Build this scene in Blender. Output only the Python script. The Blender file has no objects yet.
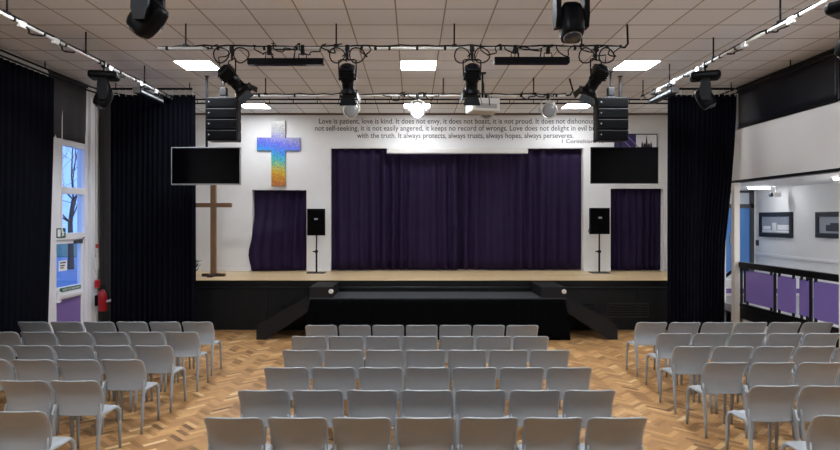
import bpy, bmesh, math, random
from mathutils import Vector, Matrix, Quaternion
random.seed(7)
PI = math.pi
SC = bpy.context.scene
COL = SC.collection
F = 605.0; VX, VY = 413.0, 219.0; CH = 2.3      # focal length in pixels, vanishing point, eye height

def P(px, py, Y):                                # the point at distance Y seen at a pixel of the photograph
    return Vector(((px - VX) / F * Y, Y, CH + (VY - py) / F * Y))
def PX(px, Y): return (px - VX) / F * Y
def PZ(py, Y): return CH + (VY - py) / F * Y
def YS(px, X): return F * X / (px - VX)          # distance of a point on a side wall at X

# ------------------------------------------------------------------ materials
def lin(c): 
    c = c / 255.0
    return c / 12.92 if c <= .04045 else ((c + .055) / 1.055) ** 2.4
def rgb(r, g, b): return (lin(r), lin(g), lin(b), 1)
def mat(name, col, rough=.6, metal=0., var=.0, scale=8., bump=0., bscale=60., stretch=(1, 1, 1), spec=.5, emit=None):
    m = bpy.data.materials.new(name); m.use_nodes = True
    nt = m.node_tree; b = nt.nodes['Principled BSDF']
    c = rgb(*col)
    b.inputs['Base Color'].default_value = c
    b.inputs['Roughness'].default_value = rough
    b.inputs['Metallic'].default_value = metal
    b.inputs['Specular IOR Level'].default_value = spec
    tc = nt.nodes.new('ShaderNodeTexCoord'); mp = nt.nodes.new('ShaderNodeMapping')
    mp.inputs['Scale'].default_value = stretch
    nt.links.new(tc.outputs['Object'], mp.inputs['Vector'])
    if var:
        n = nt.nodes.new('ShaderNodeTexNoise'); n.inputs['Scale'].default_value = scale; n.inputs['Detail'].default_value = 4
        nt.links.new(mp.outputs[0], n.inputs['Vector'])
        r = nt.nodes.new('ShaderNodeMapRange'); r.inputs['From Min'].default_value = .25; r.inputs['From Max'].default_value = .75
        r.inputs['To Min'].default_value = 1 - var; r.inputs['To Max'].default_value = 1 + var
        nt.links.new(n.outputs['Fac'], r.inputs['Value'])
        mx = nt.nodes.new('ShaderNodeVectorMath'); mx.operation = 'SCALE'
        mx.inputs[0].default_value = c[:3]
        nt.links.new(r.outputs[0], mx.inputs['Scale'])
        nt.links.new(mx.outputs[0], b.inputs['Base Color'])
    if bump:
        n2 = nt.nodes.new('ShaderNodeTexNoise'); n2.inputs['Scale'].default_value = bscale
        nt.links.new(mp.outputs[0], n2.inputs['Vector'])
        bp = nt.nodes.new('ShaderNodeBump'); bp.inputs['Strength'].default_value = bump; bp.inputs['Distance'].default_value = .01
        nt.links.new(n2.outputs['Fac'], bp.inputs['Height']); nt.links.new(bp.outputs[0], b.inputs['Normal'])
    if emit:
        b.inputs['Emission Color'].default_value = rgb(*emit[0]); b.inputs['Emission Strength'].default_value = emit[1]
    return m

LAMP = 79.0
M = {}
M['wall'] = mat('white wall paint', (228, 228, 227), .7, var=.02, scale=3)
M['cream'] = mat('parapet paint', (222, 221, 219), .7, var=.025, scale=1.5)
M['trimw'] = mat('white gloss trim', (232, 232, 230), .35)
M['post'] = mat('cream post paint', (222, 216, 205), .5)
M['blackpaint'] = mat('black stage paint', (16, 17, 19), .55, var=.15, scale=5, spec=0.3)
M['blacklip'] = mat('black fascia', (10, 11, 13), .45, var=.1, spec=0.3)
M['carpet'] = mat('charcoal stage carpet', (66, 67, 70), .9, var=.3, scale=90, bump=.3, bscale=200, spec=0.1)
M['skirt'] = mat('black stage skirt cloth', (6, 7, 8), .85, var=.1, spec=0.03)
M['purple'] = mat('purple stage drape', (39, 28, 56), .6, var=.12, scale=3, bump=.15, bscale=250, spec=0.1)
M['drape'] = mat('black serge drape', (8, 9, 17), .85, var=.2, scale=3, bump=.15, bscale=250, spec=0.06)
M['greydrape'] = mat('dark grey blackout cloth', (64, 63, 65), .8, var=.12, scale=3, spec=0.1)
M['blind'] = mat('dark blackout blind', (22, 24, 32), .38, var=.12, scale=1.2, spec=0.3)
M['chair'] = mat('grey polypropylene', (156, 161, 165), .42, var=.03, scale=9)
M['chairleg'] = mat('grey polypropylene legs', (150, 155, 159), .42)
M['blackmetal'] = mat('black metal', (10, 10, 12), .4, spec=0.22)
M['blackplastic'] = mat('black plastic', (8, 9, 11), .42, var=.05, spec=0.1)
M['grille'] = mat('black speaker grille', (7, 7, 8), .6, bump=.4, bscale=300, spec=0.03)
M['chrome'] = mat('aluminium', (205, 204, 200), .3, metal=.9)
M['alu'] = mat('white aluminium tube', (212, 211, 207), .3, metal=.2)
M['silver'] = mat('polished can', (190, 190, 188), .28, metal=.75)
M['lensgrey'] = mat('frosted lens', (120, 120, 120), .25)
M['glasslens'] = mat('dark lens', (30, 34, 46), .08)
M['rubber'] = mat('black cable rubber', (14, 14, 15), .6, spec=0.2)
M['screen'] = mat('black screen glass', (2, 2, 4), .12, spec=0.12)
M['bezel'] = mat('silver bezel', (170, 172, 176), .35, metal=.6)
M['whiteplastic'] = mat('white plastic', (225, 224, 220), .4)
M['offwhite'] = mat('projector casing', (205, 203, 198), .45, var=.03)
M['oak'] = mat('brown cross wood', (132, 98, 68), .5, var=.25, scale=6, stretch=(12, 12, 1))
M['darkwood'] = mat('dark wood', (60, 46, 38), .5, var=.2, scale=12)
M['letter'] = mat('grey vinyl lettering', (58, 56, 58), .6)
M['red'] = mat('red enamel', (165, 22, 34), .3)
M['redsign'] = mat('red sign plastic', (185, 30, 40), .5)
M['paper'] = mat('white paper', (236, 236, 236), .7)
M['ink'] = mat('dark ink', (40, 42, 48), .7)
M['greensign'] = mat('green sign', (14, 84, 54), .5)
M['doorpurple'] = mat('purple door panel', (122, 100, 160), .45)
M['railpurple'] = mat('purple acrylic sheet', (118, 100, 160), .25)
M['dado'] = mat('white dado', (236, 236, 238), .5)
M['greyframe'] = mat('dark grey door frame', (66, 68, 74), .45)
M['bluedoor'] = mat('blue glazed door', (92, 142, 208), .3)
M['upvc'] = mat('white window frame', (226, 226, 230), .35)
M['leaf'] = mat('dark leaf', (34, 50, 32), .5, var=.3)
M['bark'] = mat('bark', (62, 52, 48), .9, var=.2)
M['grass'] = mat('grass verge', (96, 116, 92), .9, var=.2, scale=2)
M['tarmac'] = mat('tarmac', (112, 122, 152), .6, var=.25, scale=.5, stretch=(1, 3, 1))
M['hedge'] = mat('hedge', (66, 86, 70), .9, var=.35, scale=6)
M['photo'] = mat('photo paper', (150, 156, 166), .3, var=.1, scale=3)
M['photodark'] = mat('photo dark tone', (50, 54, 62), .4)
M['picframe'] = mat('dark picture frame', (36, 38, 44), .4, spec=0.3)
M['bannerpurple'] = mat('purple banner print', (52, 38, 92), .6)
M['lilac'] = mat('lilac line print', (140, 128, 170), .6)
M['lamp'] = mat('ceiling light diffuser', (255, 252, 246), .5, emit=((241, 247, 255), LAMP))
M['lampfar'] = mat('ceiling light diffuser over the stage', (255, 252, 246), .5, emit=((246, 249, 255), LAMP * .42))
M['lamplit'] = mat('lit lens', (255, 255, 252), .4, emit=((255, 252, 246), 3.0))
M['striplit'] = mat('corridor light diffuser', (255, 255, 255), .5, emit=((250, 252, 255), 88.0))
M['corridorfloor'] = mat('corridor vinyl', (150, 148, 150), .5, var=.05)

def m_glass():
    m = bpy.data.materials.new('window glass'); m.use_nodes = True; nt = m.node_tree; nt.nodes.clear()
    o = nt.nodes.new('ShaderNodeOutputMaterial'); t = nt.nodes.new('ShaderNodeBsdfTransparent'); g = nt.nodes.new('ShaderNodeBsdfGlossy')
    t.inputs[0].default_value = (.93, .96, 1, 1); g.inputs['Roughness'].default_value = .03
    mx = nt.nodes.new('ShaderNodeMixShader'); mx.inputs[0].default_value = .07
    nt.links.new(t.outputs[0], mx.inputs[1]); nt.links.new(g.outputs[0], mx.inputs[2]); nt.links.new(mx.outputs[0], o.inputs[0])
    return m
M['glass'] = m_glass()

def m_ceiling():                                  # 600 mm tiles in a slim grid
    m = bpy.data.materials.new('mineral fibre ceiling tiles'); m.use_nodes = True; nt = m.node_tree; b = nt.nodes['Principled BSDF']
    b.inputs['Roughness'].default_value = .85
    N, L = nt.nodes.new, nt.links.new
    g = N('ShaderNodeNewGeometry'); s = N('ShaderNodeSeparateXYZ'); L(g.outputs['Position'], s.inputs[0])
    def math_(op, a, v, clamp=False):
        n = N('ShaderNodeMath'); n.operation = op; n.use_clamp = clamp
        if isinstance(a, (int, float)): n.inputs[0].default_value = a
        else: L(a, n.inputs[0])
        if v is not None:
            if isinstance(v, (int, float)): n.inputs[1].default_value = v
            else: L(v, n.inputs[1])
        return n.outputs[0]
    masks, cells = [], []
    for ax, off, wd in (('X', .21 + 60, .016), ('Y', -9.75 + 60, .020)):
        q = math_('DIVIDE', math_('ADD', s.outputs[ax], off), .6)
        fr = math_('FRACT', q, None)
        d = math_('ABSOLUTE', math_('SUBTRACT', math_('ABSOLUTE', math_('SUBTRACT', fr, .5), None), .5), None)
        masks.append(math_('LESS_THAN', d, wd)); cells.append(math_('FLOOR', q, None))
    line = math_('MAXIMUM', masks[0], masks[1])
    cb = N('ShaderNodeCombineXYZ'); L(cells[0], cb.inputs[0]); L(cells[1], cb.inputs[1])
    wn = N('ShaderNodeTexWhiteNoise'); L(cb.outputs[0], wn.inputs['Vector'])
    sc = math_('ADD', math_('MULTIPLY', wn.outputs['Value'], .07), .965)
    nz = N('ShaderNodeTexNoise'); nz.inputs['Scale'].default_value = 40; L(g.outputs['Position'], nz.inputs['Vector'])
    sc2 = math_('MULTIPLY', sc, math_('ADD', math_('MULTIPLY', nz.outputs['Fac'], .08), .96))
    v = N('ShaderNodeVectorMath'); v.operation = 'SCALE'; v.inputs[0].default_value = rgb(236, 238, 242)[:3]; L(sc2, v.inputs['Scale'])
    mx = N('ShaderNodeMix'); mx.data_type = 'RGBA'; L(line, mx.inputs['Factor']); L(v.outputs[0], mx.inputs['A']); mx.inputs['B'].default_value = rgb(158, 150, 146)
    L(mx.outputs['Result'], b.inputs['Base Color'])
    return m
M['ceiling'] = m_ceiling()

def m_parquet():
    m = bpy.data.materials.new('herringbone parquet'); m.use_nodes = True; nt = m.node_tree; b = nt.nodes['Principled BSDF']
    N, L = nt.nodes.new, nt.links.new
    a = N('ShaderNodeAttribute'); a.attribute_name = 'tone'
    r = N('ShaderNodeValToRGB'); e = r.color_ramp.elements
    e[0].position = 0; e[0].color = rgb(104, 74, 46); e[1].position = 1; e[1].color = rgb(224, 194, 146)
    x = e.new(.35); x.color = rgb(158, 116, 72); x = e.new(.72); x.color = rgb(194, 150, 98)
    n = N('ShaderNodeTexNoise'); n.inputs['Scale'].default_value = 26; n.inputs['Detail'].default_value = 5
    tc = N('ShaderNodeTexCoord'); L(tc.outputs['Object'], n.inputs['Vector'])
    ad = N('ShaderNodeMath'); ad.operation = 'MULTIPLY_ADD'; L(n.outputs['Fac'], ad.inputs[0]); ad.inputs[1].default_value = .3
    sb = N('ShaderNodeMath'); sb.operation = 'SUBTRACT'; L(a.outputs['Fac'], sb.inputs[0]); sb.inputs[1].default_value = .15
    L(sb.outputs[0], ad.inputs[2]); L(ad.outputs[0], r.inputs[0]); L(r.outputs[0], b.inputs['Base Color'])
    b.inputs['Roughness'].default_value = .38
    return m
M['parquet'] = m_parquet()

def m_deck():
    m = bpy.data.materials.new('pale stage boards'); m.use_nodes = True; nt = m.node_tree; b = nt.nodes['Principled BSDF']
    N, L = nt.nodes.new, nt.links.new
    g = N('ShaderNodeNewGeometry'); br = N('ShaderNodeTexBrick'); L(g.outputs['Position'], br.inputs['Vector'])
    br.inputs['Color1'].default_value = rgb(232, 206, 164); br.inputs['Color2'].default_value = rgb(216, 186, 142); br.inputs['Mortar'].default_value = rgb(150, 120, 84)
    br.inputs['Scale'].default_value = 1; br.inputs['Brick Width'].default_value = 1.2; br.inputs['Row Height'].default_value = .09; br.inputs['Mortar Size'].default_value = .002
    L(br.outputs['Color'], b.inputs['Base Color']); b.inputs['Roughness'].default_value = .4
    return m
M['deck'] = m_deck()

def m_holo():                                     # rainbow foil: diffraction sheen painted as fixed colour bands, glitter sparkle as cell tones
    m = bpy.data.materials.new('rainbow glitter foil'); m.use_nodes = True; nt = m.node_tree; b = nt.nodes['Principled BSDF']
    N, L = nt.nodes.new, nt.links.new
    tc = N('ShaderNodeTexCoord'); s = N('ShaderNodeSeparateXYZ'); L(tc.outputs['Generated'], s.inputs[0])
    v = N('ShaderNodeTexVoronoi'); v.inputs['Scale'].default_value = 45; L(tc.outputs['Object'], v.inputs['Vector'])
    sv = N('ShaderNodeSeparateColor'); L(v.outputs['Color'], sv.inputs[0])
    a = N('ShaderNodeMath'); a.operation = 'MULTIPLY_ADD'; L(sv.outputs[0], a.inputs[0]); a.inputs[1].default_value = .14; L(s.outputs['Z'], a.inputs[2])
    x = N('ShaderNodeMath'); x.operation = 'MULTIPLY_ADD'; L(s.outputs['X'], x.inputs[0]); x.inputs[1].default_value = .14; L(a.outputs[0], x.inputs[2])
    o = N('ShaderNodeMath'); o.operation = 'SUBTRACT'; L(x.outputs[0], o.inputs[0]); o.inputs[1].default_value = .14
    r = N('ShaderNodeValToRGB'); e = r.color_ramp.elements
    e[0].position = 0; e[0].color = rgb(176, 104, 70); e[1].position = 1; e[1].color = rgb(176, 176, 170)
    for p, c in ((.1, (200, 132, 52)), (.24, (204, 172, 48)), (.36, (84, 184, 150)), (.48, (52, 150, 214)), (.62, (86, 100, 216)), (.72, (130, 128, 196)), (.8, (158, 160, 170)), (.9, (150, 150, 148))):
        k = e.new(p); k.color = rgb(*c)
    L(o.outputs[0], r.inputs[0])
    gl = N('ShaderNodeMapRange'); gl.inputs['To Min'].default_value = .72; gl.inputs['To Max'].default_value = 1.3; L(sv.outputs[1], gl.inputs['Value'])
    gm = N('ShaderNodeVectorMath'); gm.operation = 'SCALE'; L(r.outputs[0], gm.inputs[0]); L(gl.outputs[0], gm.inputs['Scale']); L(gm.outputs[0], b.inputs['Base Color'])
    b.inputs['Roughness'].default_value = .35; b.inputs['Metallic'].default_value = .15
    return m
M['holo'] = m_holo()

# ------------------------------------------------------------------ mesh helpers
WL = {}                                           # world place of every object's origin
class MB:
    def __init__(s): s.bm = bmesh.new()
    def box(s, x0, x1, y0, y1, z0, z1, bev=0, seg=2, rot=None, piv=None):
        t = bmesh.new(); bmesh.ops.create_cube(t, size=1)
        for v in t.verts: v.co = Vector(((x0 + x1) / 2 + v.co.x * (x1 - x0), (y0 + y1) / 2 + v.co.y * (y1 - y0), (z0 + z1) / 2 + v.co.z * (z1 - z0)))
        if bev: bmesh.ops.bevel(t, geom=t.edges[:], offset=bev, segments=seg, affect='EDGES', profile=.5, clamp_overlap=True)
        if rot is not None:
            c = Vector(piv) if piv is not None else Vector(((x0 + x1) / 2, (y0 + y1) / 2, (z0 + z1) / 2))
            for v in t.verts: v.co = c + rot @ (v.co - c)
        return s._in(t)
    def _in(s, t):
        me = bpy.data.meshes.new('tmp'); t.to_mesh(me); t.free(); s.bm.from_mesh(me); bpy.data.meshes.remove(me); return s
    def cyl(s, p0, p1, r0, r1=None, n=16, cap=True):
        return s.tube([p0, p1], [r0, r0 if r1 is None else r1], n, cap)
    def tube(s, pts, r, n=8, cap=True, flat=1.0, up=None):
        pts = [Vector(p) for p in pts]; k = len(pts)
        rs = r if isinstance(r, (list, tuple)) else [r] * k
        rings = []; prev = None
        for i, p in enumerate(pts):
            d = (pts[min(i + 1, k - 1)] - pts[max(i - 1, 0)]).normalized()
            if prev is None:
                a = Vector(up) if up is not None else (Vector((0, 0, 1)) if abs(d.z) < .9 else Vector((1, 0, 0)))
            else: a = prev
            u = (a - d * a.dot(d)).normalized(); w = d.cross(u); prev = u
            rings.append([s.bm.verts.new(p + u * math.cos(2 * PI * j / n) * rs[i] + w * math.sin(2 * PI * j / n) * rs[i] * flat) for j in range(n)])
        for i in range(k - 1):
            for j in range(n):
                f = s.bm.faces.new((rings[i][j], rings[i][(j + 1) % n], rings[i + 1][(j + 1) % n], rings[i + 1][j])); f.smooth = True
        if cap:
            s.bm.faces.new(rings[0][::-1]); s.bm.faces.new(rings[-1])
        return s
    def lathe(s, prof, o, ax, n=24):              # prof: (distance along the axis, radius)
        ax = Vector(ax).normalized(); a = Vector((0, 0, 1)) if abs(ax.z) < .9 else Vector((1, 0, 0))
        u = (a - ax * a.dot(ax)).normalized(); w = ax.cross(u); o = Vector(o); rings = []
        for t, r in prof:
            rings.append([s.bm.verts.new(o + ax * t + (u * math.cos(2 * PI * j / n) + w * math.sin(2 * PI * j / n)) * max(r, .0005)) for j in range(n)])
        for i in range(len(rings) - 1):
            for j in range(n):
                f = s.bm.faces.new((rings[i][j], rings[i][(j + 1) % n], rings[i + 1][(j + 1) % n], rings[i + 1][j])); f.smooth = True
        s.bm.faces.new(rings[0][::-1]); s.bm.faces.new(rings[-1]); return s
    def prism(s, poly, axis, a0, a1):             # polygon in the two other axes, extruded along axis
        def pt(p, a):
            return {'x': Vector((a, p[0], p[1])), 'y': Vector((p[0], a, p[1])), 'z': Vector((p[0], p[1], a))}[axis]
        A = [s.bm.verts.new(pt(p, a0)) for p in poly]; B = [s.bm.verts.new(pt(p, a1)) for p in poly]
        n = len(poly)
        s.bm.faces.new(A[::-1]); s.bm.faces.new(B)
        for i in range(n): s.bm.faces.new((A[i], A[(i + 1) % n], B[(i + 1) % n], B[i]))
        return s
    def grid(s, fn, nu, nv, smooth=True):
        g = [[s.bm.verts.new(fn(i / nu, j / nv)) for i in range(nu + 1)] for j in range(nv + 1)]
        for j in range(nv):
            for i in range(nu):
                f = s.bm.faces.new((g[j][i], g[j][i + 1], g[j + 1][i + 1], g[j + 1][i])); f.smooth = smooth
        return s
    def xform(s, mtx):
        for v in s.bm.verts: v.co = mtx @ v.co
        return s
    def build(s, name, m, parent=None, origin=None):
        bmesh.ops.recalc_face_normals(s.bm, faces=s.bm.faces[:])
        co = [v.co for v in s.bm.verts]
        if parent is not None: o = WL[parent.name]
        elif origin is not None: o = Vector(origin)
        else:
            o = Vector(((min(c.x for c in co) + max(c.x for c in co)) / 2, (min(c.y for c in co) + max(c.y for c in co)) / 2, min(c.z for c in co)))
        for v in s.bm.verts: v.co = v.co - o
        me = bpy.data.meshes.new(name); s.bm.to_mesh(me); s.bm.free()
        me.materials.append(M[m] if isinstance(m, str) else m)
        ob = bpy.data.objects.new(name, me); COL.objects.link(ob)
        if parent is not None: ob.parent = parent
        else: ob.location = o
        WL[ob.name] = o.copy()
        return ob

def tag(o, label=None, cat=None, group=None, kind=None):
    if label: o['label'] = label
    if cat: o['category'] = cat
    if group: o['group'] = group
    if kind: o['kind'] = kind
    return o
def thing(name, loc, label, cat, group=None):
    o = bpy.data.objects.new(name, None); COL.objects.link(o); o.location = loc; o.empty_display_size = .1
    WL[o.name] = Vector(loc); return tag(o, label, cat, group)
def struct(name, mb, m, parent=None):
    o = mb.build(name, m, parent)
    if parent is None: o['kind'] = 'structure'
    return o
def copy_tree(o, parent=None):
    c = o.copy(); COL.objects.link(c)
    if parent is not None: c.parent = parent
    for ch in list(o.children): copy_tree(ch, c)
    return c
def solid(ob, t):
    md = ob.modifiers.new('thickness', 'SOLIDIFY'); md.thickness = t; md.offset = 0; return ob

ORD = ['first', 'second', 'third', 'fourth', 'fifth', 'sixth', 'seventh', 'eighth']

# ------------------------------------------------------------------ the hall
XL, XR = -6.1, 6.19                               # side walls
ZC = 4.85                                         # ceiling
YB = 14.6                                         # wall behind the stage
XC_ = 8.6
YF = -3.5                                         # wall behind the viewer
ZS, YSF = 1.04, 12.5                              # stage height and front

def parquet():
    W, n = .060, 4
    me_bm = bmesh.new(); tones = []
    rnd = random.Random(3)
    c, s_ = math.cos(PI / 4), math.sin(PI / 4)
    x0, x1, y0, y1 = XL, XR + .1, YF, YSF + .1
    rng = 170
    def add(ax, ay, bx, by):
        q = []
        for X, Y in ((ax, ay), (bx, ay), (bx, by), (ax, by)):
            X *= W; Y *= W
            q.append((X * c - Y * s_, X * s_ + Y * c + 4.5))
        if all(p[0] < x0 for p in q) or all(p[0] > x1 for p in q) or all(p[1] < y0 for p in q) or all(p[1] > y1 for p in q): return
        vs = [me_bm.verts.new((min(max(p[0], x0), x1), min(max(p[1], y0), y1), 0)) for p in q]
        me_bm.faces.new(vs)
        tones.append(min(1, max(0, rnd.gauss(.5 + (.07 if bx - ax > by - ay else -.07), .17))))  # grain's directional reflection painted as tone by plank direction, plus random tone
    for k in range(-70, 70):
        for j in range(-340, 340):
            ox = j + 2 * n * k
            add(ox, j, ox + n, j + 1); add(ox, j + 1, ox + 1, j + 1 + n)
    bmesh.ops.recalc_face_normals(me_bm, faces=me_bm.faces[:])
    for f in me_bm.faces:
        if f.normal.z < 0: f.normal_flip()
    me = bpy.data.meshes.new('floor'); me_bm.to_mesh(me); me_bm.free()
    at = me.attributes.new('tone', 'FLOAT', 'FACE'); at.data.foreach_set('value', tones)
    me.materials.append(M['parquet'])
    o = bpy.data.objects.new('floor', me); COL.objects.link(o); o['kind'] = 'structure'; WL['floor'] = Vector()
    return o
parquet()
struct('floor_base', MB().box(XL - .25, XC_ + .3, YF - .2, YB + 1.0, -.14, -.02), 'corridorfloor')
struct('ceiling', MB().box(XL - .2, XR + .3, YF - .2, YB + .3, ZC, ZC + .1), 'ceiling')

# left wall with one tall opening (door, two lights above and the blind)
DY0, DY1 = YS(48.5, XL), YS(96, XL)
w = MB()
w.box(XL - .25, XL, YF, DY0, -.1, ZC); w.box(XL - .25, XL, DY1, YB + .3, -.1, ZC)
struct('wall_left', w, 'wall')
struct('wall_front', MB().box(XL - .25, XR + 2.7, YF - .2, YF, -.1, ZC), 'wall')

# stage wall: three openings
def op(px0, px1, pyt): return PX(px0, YB), PX(px1, YB), PZ(pyt, YB)
A = op(252.3, 306.6, 190); B = op(330.8, 583.4, 148.2); C_ = op(610.6, 663.2, 188.6)
w = MB(); T = .3
w.box(XL - .2, A[0], YB, YB + T, 0, ZC); w.box(A[0], A[1], YB, YB + T, A[2], ZC)
w.box(A[1], B[0], YB, YB + T, 0, ZC); w.box(B[0], B[1], YB, YB + T, B[2], ZC)
w.box(B[1], C_[0], YB, YB + T, 0, ZC); w.box(C_[0], C_[1], YB, YB + T, C_[2], ZC)
w.box(C_[1], XR + .2, YB, YB + T, 0, ZC)
w.box(XL - .2, XR + .2, YB + T, YB + T + .1, 0, ZC)
struct('wall_back', w, 'wall')
bb = MB()
for a, b in ((XL, A[0]), (A[1], B[0]), (B[1], C_[0]), (C_[1], XR)):
    bb.box(a, b, YB - .018, YB, ZS, ZS + .09, .004)
struct('baseboard_back', bb, 'trimw')
struct('trim_1', MB().box(XL, XR, YB - .03, YB, ZC - .045, ZC, .005), mat('brown ceiling edge', (116, 98, 88), .6))

# right side: parapet of the upper level, solid ends, posts
PZ0, PZ1, PYE = 3.04, 4.0, 11.76
w = MB()
w.box(XR, XR + .15, YF, PYE, PZ0, PZ1); w.box(XR + .12, XR + .3, YF, PYE, PZ1, ZC)
w.box(XR, XR + .2, YF, 5.6, -.1, PZ0)
w.box(XR, XR + .2, 12.35, YB + .3, -.1, PZ0); w.box(XR, XR + .3, PYE, YB + .3, PZ0, ZC)
struct('wall_right', w, 'cream')
struct('trim_2', MB().box(XR - .012, XR + .16, 5.6, PYE + .02, PZ0 - .045, PZ0), 'blackmetal')
struct('trim_3', MB().box(XR - .01, XR + .10, 11.64, 11.75, 0, PZ0 - .045, .006), 'post')
struct('trim_4', MB().box(XR - .02, XR + .13, 8.62, 8.77, 0, PZ0 - .045, .006), 'post')
struct('trim_5', MB().box(XR + .02, XR + .12, 11.64, 11.75, PZ1, ZC, .006), 'upvc')
XC = 8.6; YE = 15.2; ZL = .6
struct('wall_corridor', MB().box(XC, XC + .2, 5.4, YE + .2, -.1, PZ0 + .3), 'wall')
struct('trim_6', MB().box(XC - .025, XC, 5.6, YE, 1.40, 1.46, .006), 'dado')
struct('ceiling_corridor', MB().box(XR + .15, XC + .2, 5.4, YE + .2, PZ0, PZ0 + .12), 'wall')
struct('floor_corridor', MB().box(XR + .12, XC, 5.6, 13.4, ZL - .14, ZL), 'corridorfloor')
struct('wall_corridor_near', MB().box(XR + .2, XC, 5.4, 5.6, -.1, PZ0), 'wall')
struct('trim_7', MB().box(XR + .08, XR + .12, 5.6, 11.6, ZL - .2, ZL + .02), 'blackmetal')
struct('wall_corridor_base', MB().box(XR + .13, XR + .2, 5.6, 11.6, 0, ZL - .14), 'wall')
struct('floor_landing', MB().box(XR + .2, XC, 13.4, YE, 0, .95), 'wall')
struct('trim_8', MB().box(XR + .2, XC, 13.37, 13.4, .66, .76), 'railpurple')
# blue glazed door at the end of the corridor
dx0, dx1 = PX(718, YE), PX(753.5, YE)
dz1, dz2 = PZ(206.5, YE), PZ(190.5, YE)
w = MB(); w.box(XR, dx0, YE, YE + .2, 0, PZ0); w.box(dx1, XC + .1, YE, YE + .2, 0, PZ0); w.box(dx0, dx1, YE, YE + .2, dz2, PZ0 + .1)
struct('wall_corridor_end', w, 'wall')
d = struct('door_2', MB().box(dx0, dx0 + .07, YE - .03, YE + .1, .95, dz2).box(dx1 - .09, dx1, YE - .03, YE + .1, .95, dz2).box(dx0, dx1, YE - .03, YE + .1, dz1 - .04, dz1 + .06).box(dx0, dx1, YE - .03, YE + .1, dz2 - .06, dz2), 'greyframe')
MB().box(dx0 + .07, dx1 - .09, YE + .02, YE + .06, .95, dz1 - .04).build('door_leaf', 'bluedoor', d)
MB().box(dx0 + .07, dx1 - .09, YE + .03, YE + .05, dz1 + .06, dz2 - .06).build('fanlight', mat('pale fanlight', (206, 212, 222), .3), d)
hx = PX(730.5, YE)
MB().box(hx - .02, hx + .02, YE - .03, YE + .02, 1.65, 1.95, .008).build('handle', 'chrome', d)

# ------------------------------------------------------------------ stage
st = thing('stage', (0, YSF, 0), 'low timber stage with pale board deck and black fascia across the hall', 'stage')
MB().box(XL + .01, XR - .01, YSF, YB + .29, ZS - .014, ZS, .003).build('deck', 'deck', st)
MB().box(XL + .01, XR - .01, YSF + .015, YSF + .06, ZS - .13, ZS - .014).box(XL + .01, XR - .01, YSF + .06, YSF + .1, ZS - .3, ZS - .12).build('fascia_beam', 'blacklip', st)
MB().cyl((XL + .02, YSF + .03, ZS - .155), (XR - .02, YSF + .03, ZS - .155), .018, n=10).build('front_rail', mat('rail black gloss', (46, 47, 50), .3), st)
fp = MB(); xs = [XL + .01 + i * (XR - XL - .02) / 8 for i in range(9)]
for i in range(8): fp.box(xs[i] + .004, xs[i + 1] - .004, YSF + .05, YSF + .09, 0, ZS - .16, .004)
fp.build('front_panel', 'blackpaint', st)
for (a, b, c, e) in ((607.5, 648.5, 303, 317.5), (584, 595.5, 303, 312), (281, 293.5, 304, 312.5)):
    Yv = YSF + .05; x0, x1, z1, z0 = PX(a, Yv), PX(b, Yv), PZ(c, Yv), PZ(e, Yv)
    v = MB().box(x0, x1, Yv - .012, Yv, z0, z0 + .015).box(x0, x1, Yv - .012, Yv, z1 - .015, z1).box(x0, x0 + .015, Yv - .012, Yv, z0, z1).box(x1 - .015, x1, Yv - .012, Yv, z0, z1)
    k = 6
    for i in range(k):
        z = z0 + (i + .5) * (z1 - z0) / k
        v.box(x0 + .01, x1 - .01, Yv - .012, Yv - .002, z - .008, z + .010, rot=Matrix.Rotation(.5, 3, 'X'))
    v.build('vent_grille', mat('vent grey', (34, 35, 37), .5), st)

# front platform with black skirt
YP, ZP = 11.5, .8
pX0, pX1 = PX(309, YP), PX(566, YP)
pl = thing('step_platform', ((pX0 + pX1) / 2, (YP + YSF) / 2, 0), 'charcoal carpeted step platform with black skirt at centre of the stage front', 'stage platform')
MB().box(pX0, pX1, YP, YSF - .002, ZP - .05, ZP, .004).build('platform_top', 'carpet', pl)
def pleat(x0, x1, y, z0, z1, n, amp, seed=1, flare=0., nu=None, nv=10, along='x', lean=0.):
    rn = random.Random(seed); ph = [rn.uniform(0, 6.3) for _ in range(6)]
    def fn(u, v):
        z = z1 + (z0 - z1) * v
        t = u * n * 2 * PI + 1.2 * math.sin(u * 7 + ph[0]) + .8 * math.sin(u * 17 + ph[1]) + .25 * math.sin(v * 3 + ph[2] + u * 9)
        a = amp * (.55 + .45 * min(1, v * 3 + .15)) * (.75 + .35 * math.sin(u * 11 + ph[3]))
        s = math.sin(t); off = a * (s * (1 - .25 * s * s)) + amp * .5 * v * math.sin(u * 5 + ph[4] + v * 2)
        x = x0 + (x1 - x0) * u + flare * v * (u - .5) * 2
        if along == 'x': return Vector((x, y + off + lean * v, z))
        return Vector((y + off, x, z))
    return MB().grid(fn, nu or int(n * 10), nv)
sk = pleat(pX0 + .02, pX1 - .02, YP - .03, .005, ZP - .02, 26, .012, 5, flare=.10)
solid(sk.build('skirt', 'skirt', pl), .004)
for xa, xb in ((pX0 + .005, PX(332.5, YP)), (PX(541.5, YP), pX1 - .005)):
    b_ = MB().box(xa, xb, YP + .012, YSF - .003, ZP, ZS - .035, .006).build('step_block', 'blackpaint', pl)
    MB().lathe([(0, .045), (.012, .045), (.02, .02)], (xb - .03, YP + .011, ZP + .12), (0, -1, 0), 20).build('step_light', 'whiteplastic', b_)

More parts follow.
